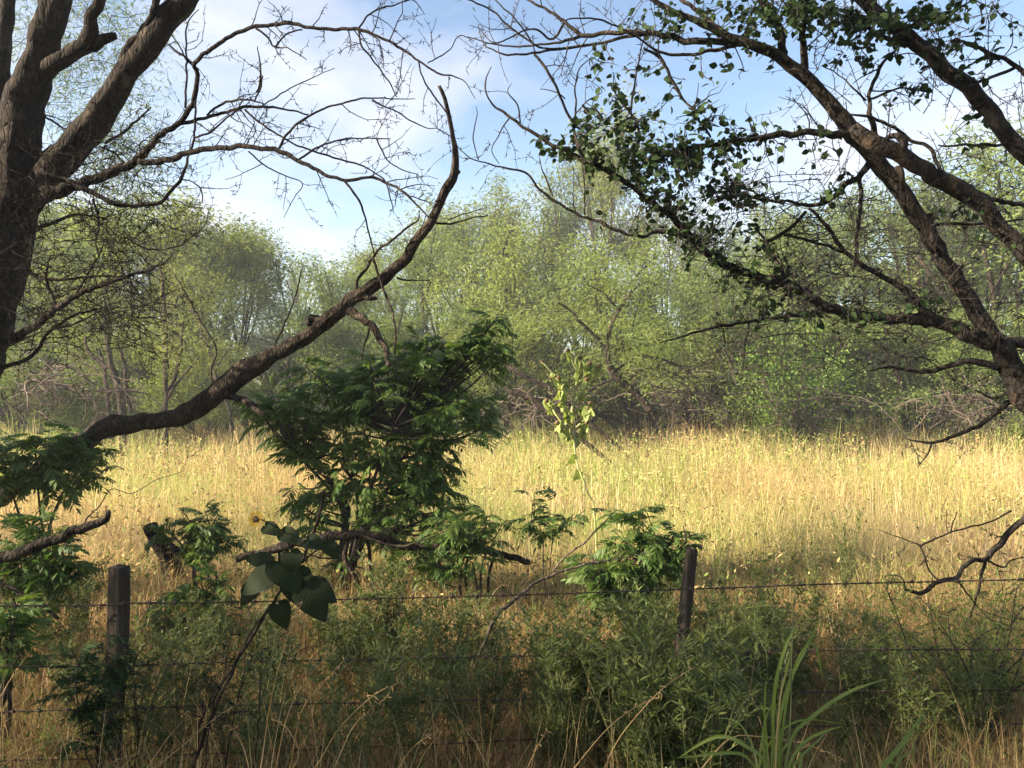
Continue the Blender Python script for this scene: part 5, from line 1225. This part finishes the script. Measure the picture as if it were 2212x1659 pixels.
# ------------------------------------------------------------------ grasses
def noise2(x, y, s, seed):
    r = np.random.default_rng(seed); out = 0
    for k in range(5):
        a = r.uniform(0, 6.28); f = s * r.uniform(.5, 1.8); out = out + np.sin((x * math.cos(a) + y * math.sin(a)) * f + r.uniform(0, 6.28))
    return out / 5 ** .5 * .7
def grass(name, n_, dmin, dmax, hfun, wfun, colfun, seed, label, lean=.25, dpow=1.0, xpad=1.0, segs=3, dens=None, cat='grass'):
    r = np.random.default_rng(seed)
    u = r.uniform(0, 1, n_); d = (dmin ** dpow + u * (dmax ** dpow - dmin ** dpow)) ** (1 / dpow)
    x = r.uniform(-1, 1, n_) * (d * .655 + xpad)
    if dens is not None:
        kp = r.uniform(0, 1, n_) < dens(x, d); x, d = x[kp], d[kp]; n_ = len(x)
    z = gz(x, d); h = hfun(x, d, r); w = wfun(x, d, r)
    a = r.uniform(0, 6.28, n_); ln = np.abs(r.normal(0, lean, n_)) + .05
    dx, dy = np.cos(a) * ln, np.sin(a) * ln
    b = r.uniform(0, 6.28, n_); sx, sy = np.cos(b), np.sin(b) * .5
    V_ = []
    for k in range(segs + 1):
        f = k / segs
        cx = x + dx * h * f ** 1.8; cy = d + dy * h * f ** 1.8; cz = z + h * (f - .35 * ln * f * f)
        ww = w * (1 - .75 * f) * .5
        if k < segs: V_ += [np.stack([cx - sx * ww, cy - sy * ww, cz], 1), np.stack([cx + sx * ww, cy + sy * ww, cz], 1)]
        else: V_ += [np.stack([cx, cy, cz], 1)]
    m = len(V_); v = np.stack(V_, 1).reshape(-1, 3); off = (np.arange(n_) * m)[:, None]
    q = np.concatenate([np.array([[2 * k, 2 * k + 1, 2 * k + 3, 2 * k + 2]]) + off for k in range(segs - 1)])
    t = np.array([[2 * segs - 2, 2 * segs - 1, 2 * segs]]) + off
    mb = MB(); mb.add(v, q, t, np.repeat(colfun(x, d, r), m, 0))
    return tag(mb.build(name, M['grass'], smooth=False), label, cat, kind='stuff')

STRAW, GREEN, RED, PALE, BROWN = np.array([.67, .50, .26]), np.array([.36, .44, .13]), np.array([.58, .38, .21]), np.array([.74, .60, .38]), np.array([.27, .165, .08])
def field_col(x, d, r):
    gmask = np.clip(.48 + .95 * noise2(x, d, .55, 11) + .55 * noise2(x, d, 1.9, 12) - np.clip((10 - d) / 4, 0, 1) * .55 + np.clip((d - 10) / 8, 0, 1) * .30 + r.normal(0, .25, len(x)), 0, 1)[:, None]
    c = STRAW * (1 - gmask) + GREEN * gmask
    rm = np.clip(noise2(x, d, .8, 13) * .9 - .15 + r.normal(0, .15, len(x)), 0, .8)[:, None]
    c = c * (1 - rm) + RED * rm
    tn = np.clip((9.5 - d) / 3, 0, 1)[:, None] * .6; c = c * (1 - tn) + np.array([.66, .47, .23]) * tn
    pl = (r.uniform(0, 1, len(x)) < .14)[:, None]
    c = np.where(pl, PALE, c)
    return c * r.uniform(.55, 1.2, (len(x), 1))
def dry_col(x, d, r):
    k = r.uniform(0, 1, (len(x), 1)); k = k ** 1.3; c = BROWN * (1 - k) + STRAW * np.array([.86, .84, .82]) * k
    gm_ = (r.uniform(0, 1, len(x)) < .12 + .12 * noise2(x, d, 1.1, 14))[:, None]
    return np.where(gm_, GREEN * .8, c) * r.uniform(.7, 1.15, (len(x), 1))
def fh(x, d, r): return (np.clip(.34 + (d - 6) * .05, .25, .98) * r.uniform(.55, 1.2, len(x)) * np.clip(1 + .38 * noise2(x, d, .9, 15) + .34 * noise2(x, d, 2.6, 16), .3, 2))
grass('meadow_grass', 62000, 6.0, 16, fh, lambda x, d, r: r.uniform(.004, .009, len(x)), field_col, 201, 'tall sunlit yellow-green grass covering the open field', .62, 1.5, dens=lambda x, d: np.clip(.85 + .5 * noise2(x, d, 1.6, 31), .25, 1))
grass('meadow_grass', 62000, 14, 37, fh, lambda x, d, r: r.uniform(.010, .022, len(x)), field_col, 202, 'far part of the tall field grass reaching the tree line', .42, 1.7)
grass('lodged_straw', 26000, 6.0, 20, lambda x, d, r: r.uniform(.25, .65, len(x)), lambda x, d, r: .003 + d * .0004, lambda x, d, r: (PALE * .95) * r.uniform(.6, 1.15, (len(x), 1)), 207, 'pale bent straw lying in patches over the field grass', 1.5, 1.5, dens=lambda x, d: np.clip(.3 + .9 * noise2(x, d, .9, 32), .04, 1))
grass('dry_grass', 62000, 2.9, 8.5, lambda x, d, r: r.uniform(.08, .42, len(x)), lambda x, d, r: r.uniform(.003, .007, len(x)), dry_col, 203, 'short brown dry grass and straw around the fence', .75, 1.4)
grass('dry_grass', 700, 2.6, 4.4, lambda x, d, r: r.uniform(.35, .8, len(x)), lambda x, d, r: r.uniform(.003, .0055, len(x)), lambda x, d, r: (STRAW * 1.05) * r.uniform(.6, 1.2, (len(x), 1)), 204, 'long arching straw stems along the bottom edge', .45, 1.2, .4, 5, lambda x, d: np.where(x < .6, .9, .35))
grass('seed_stalks', 4200, 9, 34, lambda x, d, r: np.clip(.5 + d * .022, .6, 1.2) * r.uniform(.7, 1.25, len(x)), lambda x, d, r: .0035 + d * .00045, lambda x, d, r: (RED * 1.1 * (r.uniform(0, 1, (len(x), 1)) < .5) + PALE * (r.uniform(0, 1, (len(x), 1)) >= .5) * .9 + .05) * r.uniform(.7, 1.1, (len(x), 1)), 205, 'scattered taller reddish and straw seed stalks in the field', .14, 1.6, 1, 3)

grass('tall_weeds', 9000, 17, 33, lambda x, d, r: r.uniform(.7, 1.5, len(x)) * (1 + .25 * noise2(x, d, 1.3, 21)), lambda x, d, r: r.uniform(.012, .026, len(x)),
      lambda x, d, r: np.where((noise2(x, d, .9, 22) + r.normal(0, .3, len(x)) > .45)[:, None], RED * .8, np.array([.22, .30, .08])) * r.uniform(.6, 1.15, (len(x), 1)),
      206, 'ragged taller green and rusty weeds where the field meets the trees', .30, 1.6, 1, 3, lambda x, d: np.clip((d - 17) / 9, .05, 1) * np.clip(.25 + .9 * noise2(x, d, .7, 23), 0, 1), 'weeds')

# low leafy forbs among the grass
def forbs(name, n_, dmin, dmax, z0, z1, size, cols, seed, label, dpow=1.5):
    r = np.random.default_rng(seed); u = r.uniform(0, 1, n_); d = (dmin ** dpow + u * (dmax ** dpow - dmin ** dpow)) ** (1 / dpow)
    x = r.uniform(-1, 1, n_) * (d * .655 + 1)
    keep = noise2(x, d, 1.2, seed) + r.normal(0, .5, n_) > -.2; x, d = x[keep], d[keep]; n_ = len(x)
    hh = np.clip(.5 + (d - 6) * .05, .4, 1.0)
    z = gz(x, d) + r.uniform(z0, z1, n_) * hh
    pos = np.stack([x, d, z], 1); dd = r.normal(0, 1, (n_, 3)) + np.array([0, 0, .3]); s = size * r.uniform(.5, 1.3, n_) * (1 + (d - 6) * .03)
    c = np.array(cols)[r.integers(0, len(cols), n_)] * r.uniform(.75, 1.2, (n_, 1))
    mb = MB(); stamp(mb, LN_V, LN_Q, LN_T, frames(dd, r.normal(0, .7, (n_, 3)) + np.array([0, 0, 1])), pos, np.stack([s * 1.6, s, s], 1), c)
    tag(mb.build(name, M['grass'], smooth=False), label, 'weeds', kind='stuff')
forbs('field_weeds', 95000, 6.5, 30, .1, .95, .045, [(.34, .42, .12), (.26, .36, .10), (.50, .42, .18), (.17, .12, .06), (.40, .28, .13), (.58, .44, .22)], 301, 'small yellow-green leafy weeds mixed through the field grass')
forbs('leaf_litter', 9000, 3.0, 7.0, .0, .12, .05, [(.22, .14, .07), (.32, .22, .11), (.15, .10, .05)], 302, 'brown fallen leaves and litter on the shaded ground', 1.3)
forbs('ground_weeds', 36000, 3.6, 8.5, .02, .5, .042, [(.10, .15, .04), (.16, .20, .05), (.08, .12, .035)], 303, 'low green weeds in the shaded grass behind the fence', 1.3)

# ------------------------------------------------------------------ hazy air
hz = MB()
x0, x1, y0, y1, z0, z1 = -60, 60, -20, 140, -1.2, 16
hz.add([(x0, y0, z0), (x1, y0, z0), (x1, y1, z0), (x0, y1, z0), (x0, y0, z1), (x1, y0, z1), (x1, y1, z1), (x0, y1, z1)],
       [(0, 3, 2, 1), (4, 5, 6, 7), (0, 1, 5, 4), (1, 2, 6, 5), (2, 3, 7, 6), (3, 0, 4, 7)])
hm, hn, hl, ho = mat_new('haze')
pv = hn.new('ShaderNodeVolumePrincipled')
pv.inputs['Color'].default_value = (.86, .93, 1.0, 1)
pv.inputs['Density'].default_value = 0.0019
pv.inputs['Anisotropy'].default_value = 0.2
hl.new(pv.outputs[0], ho.inputs['Volume'])
tag(hz.build('haze', hm, smooth=False), 'thin pale summer haze in the air over the field', 'haze', kind='stuff')
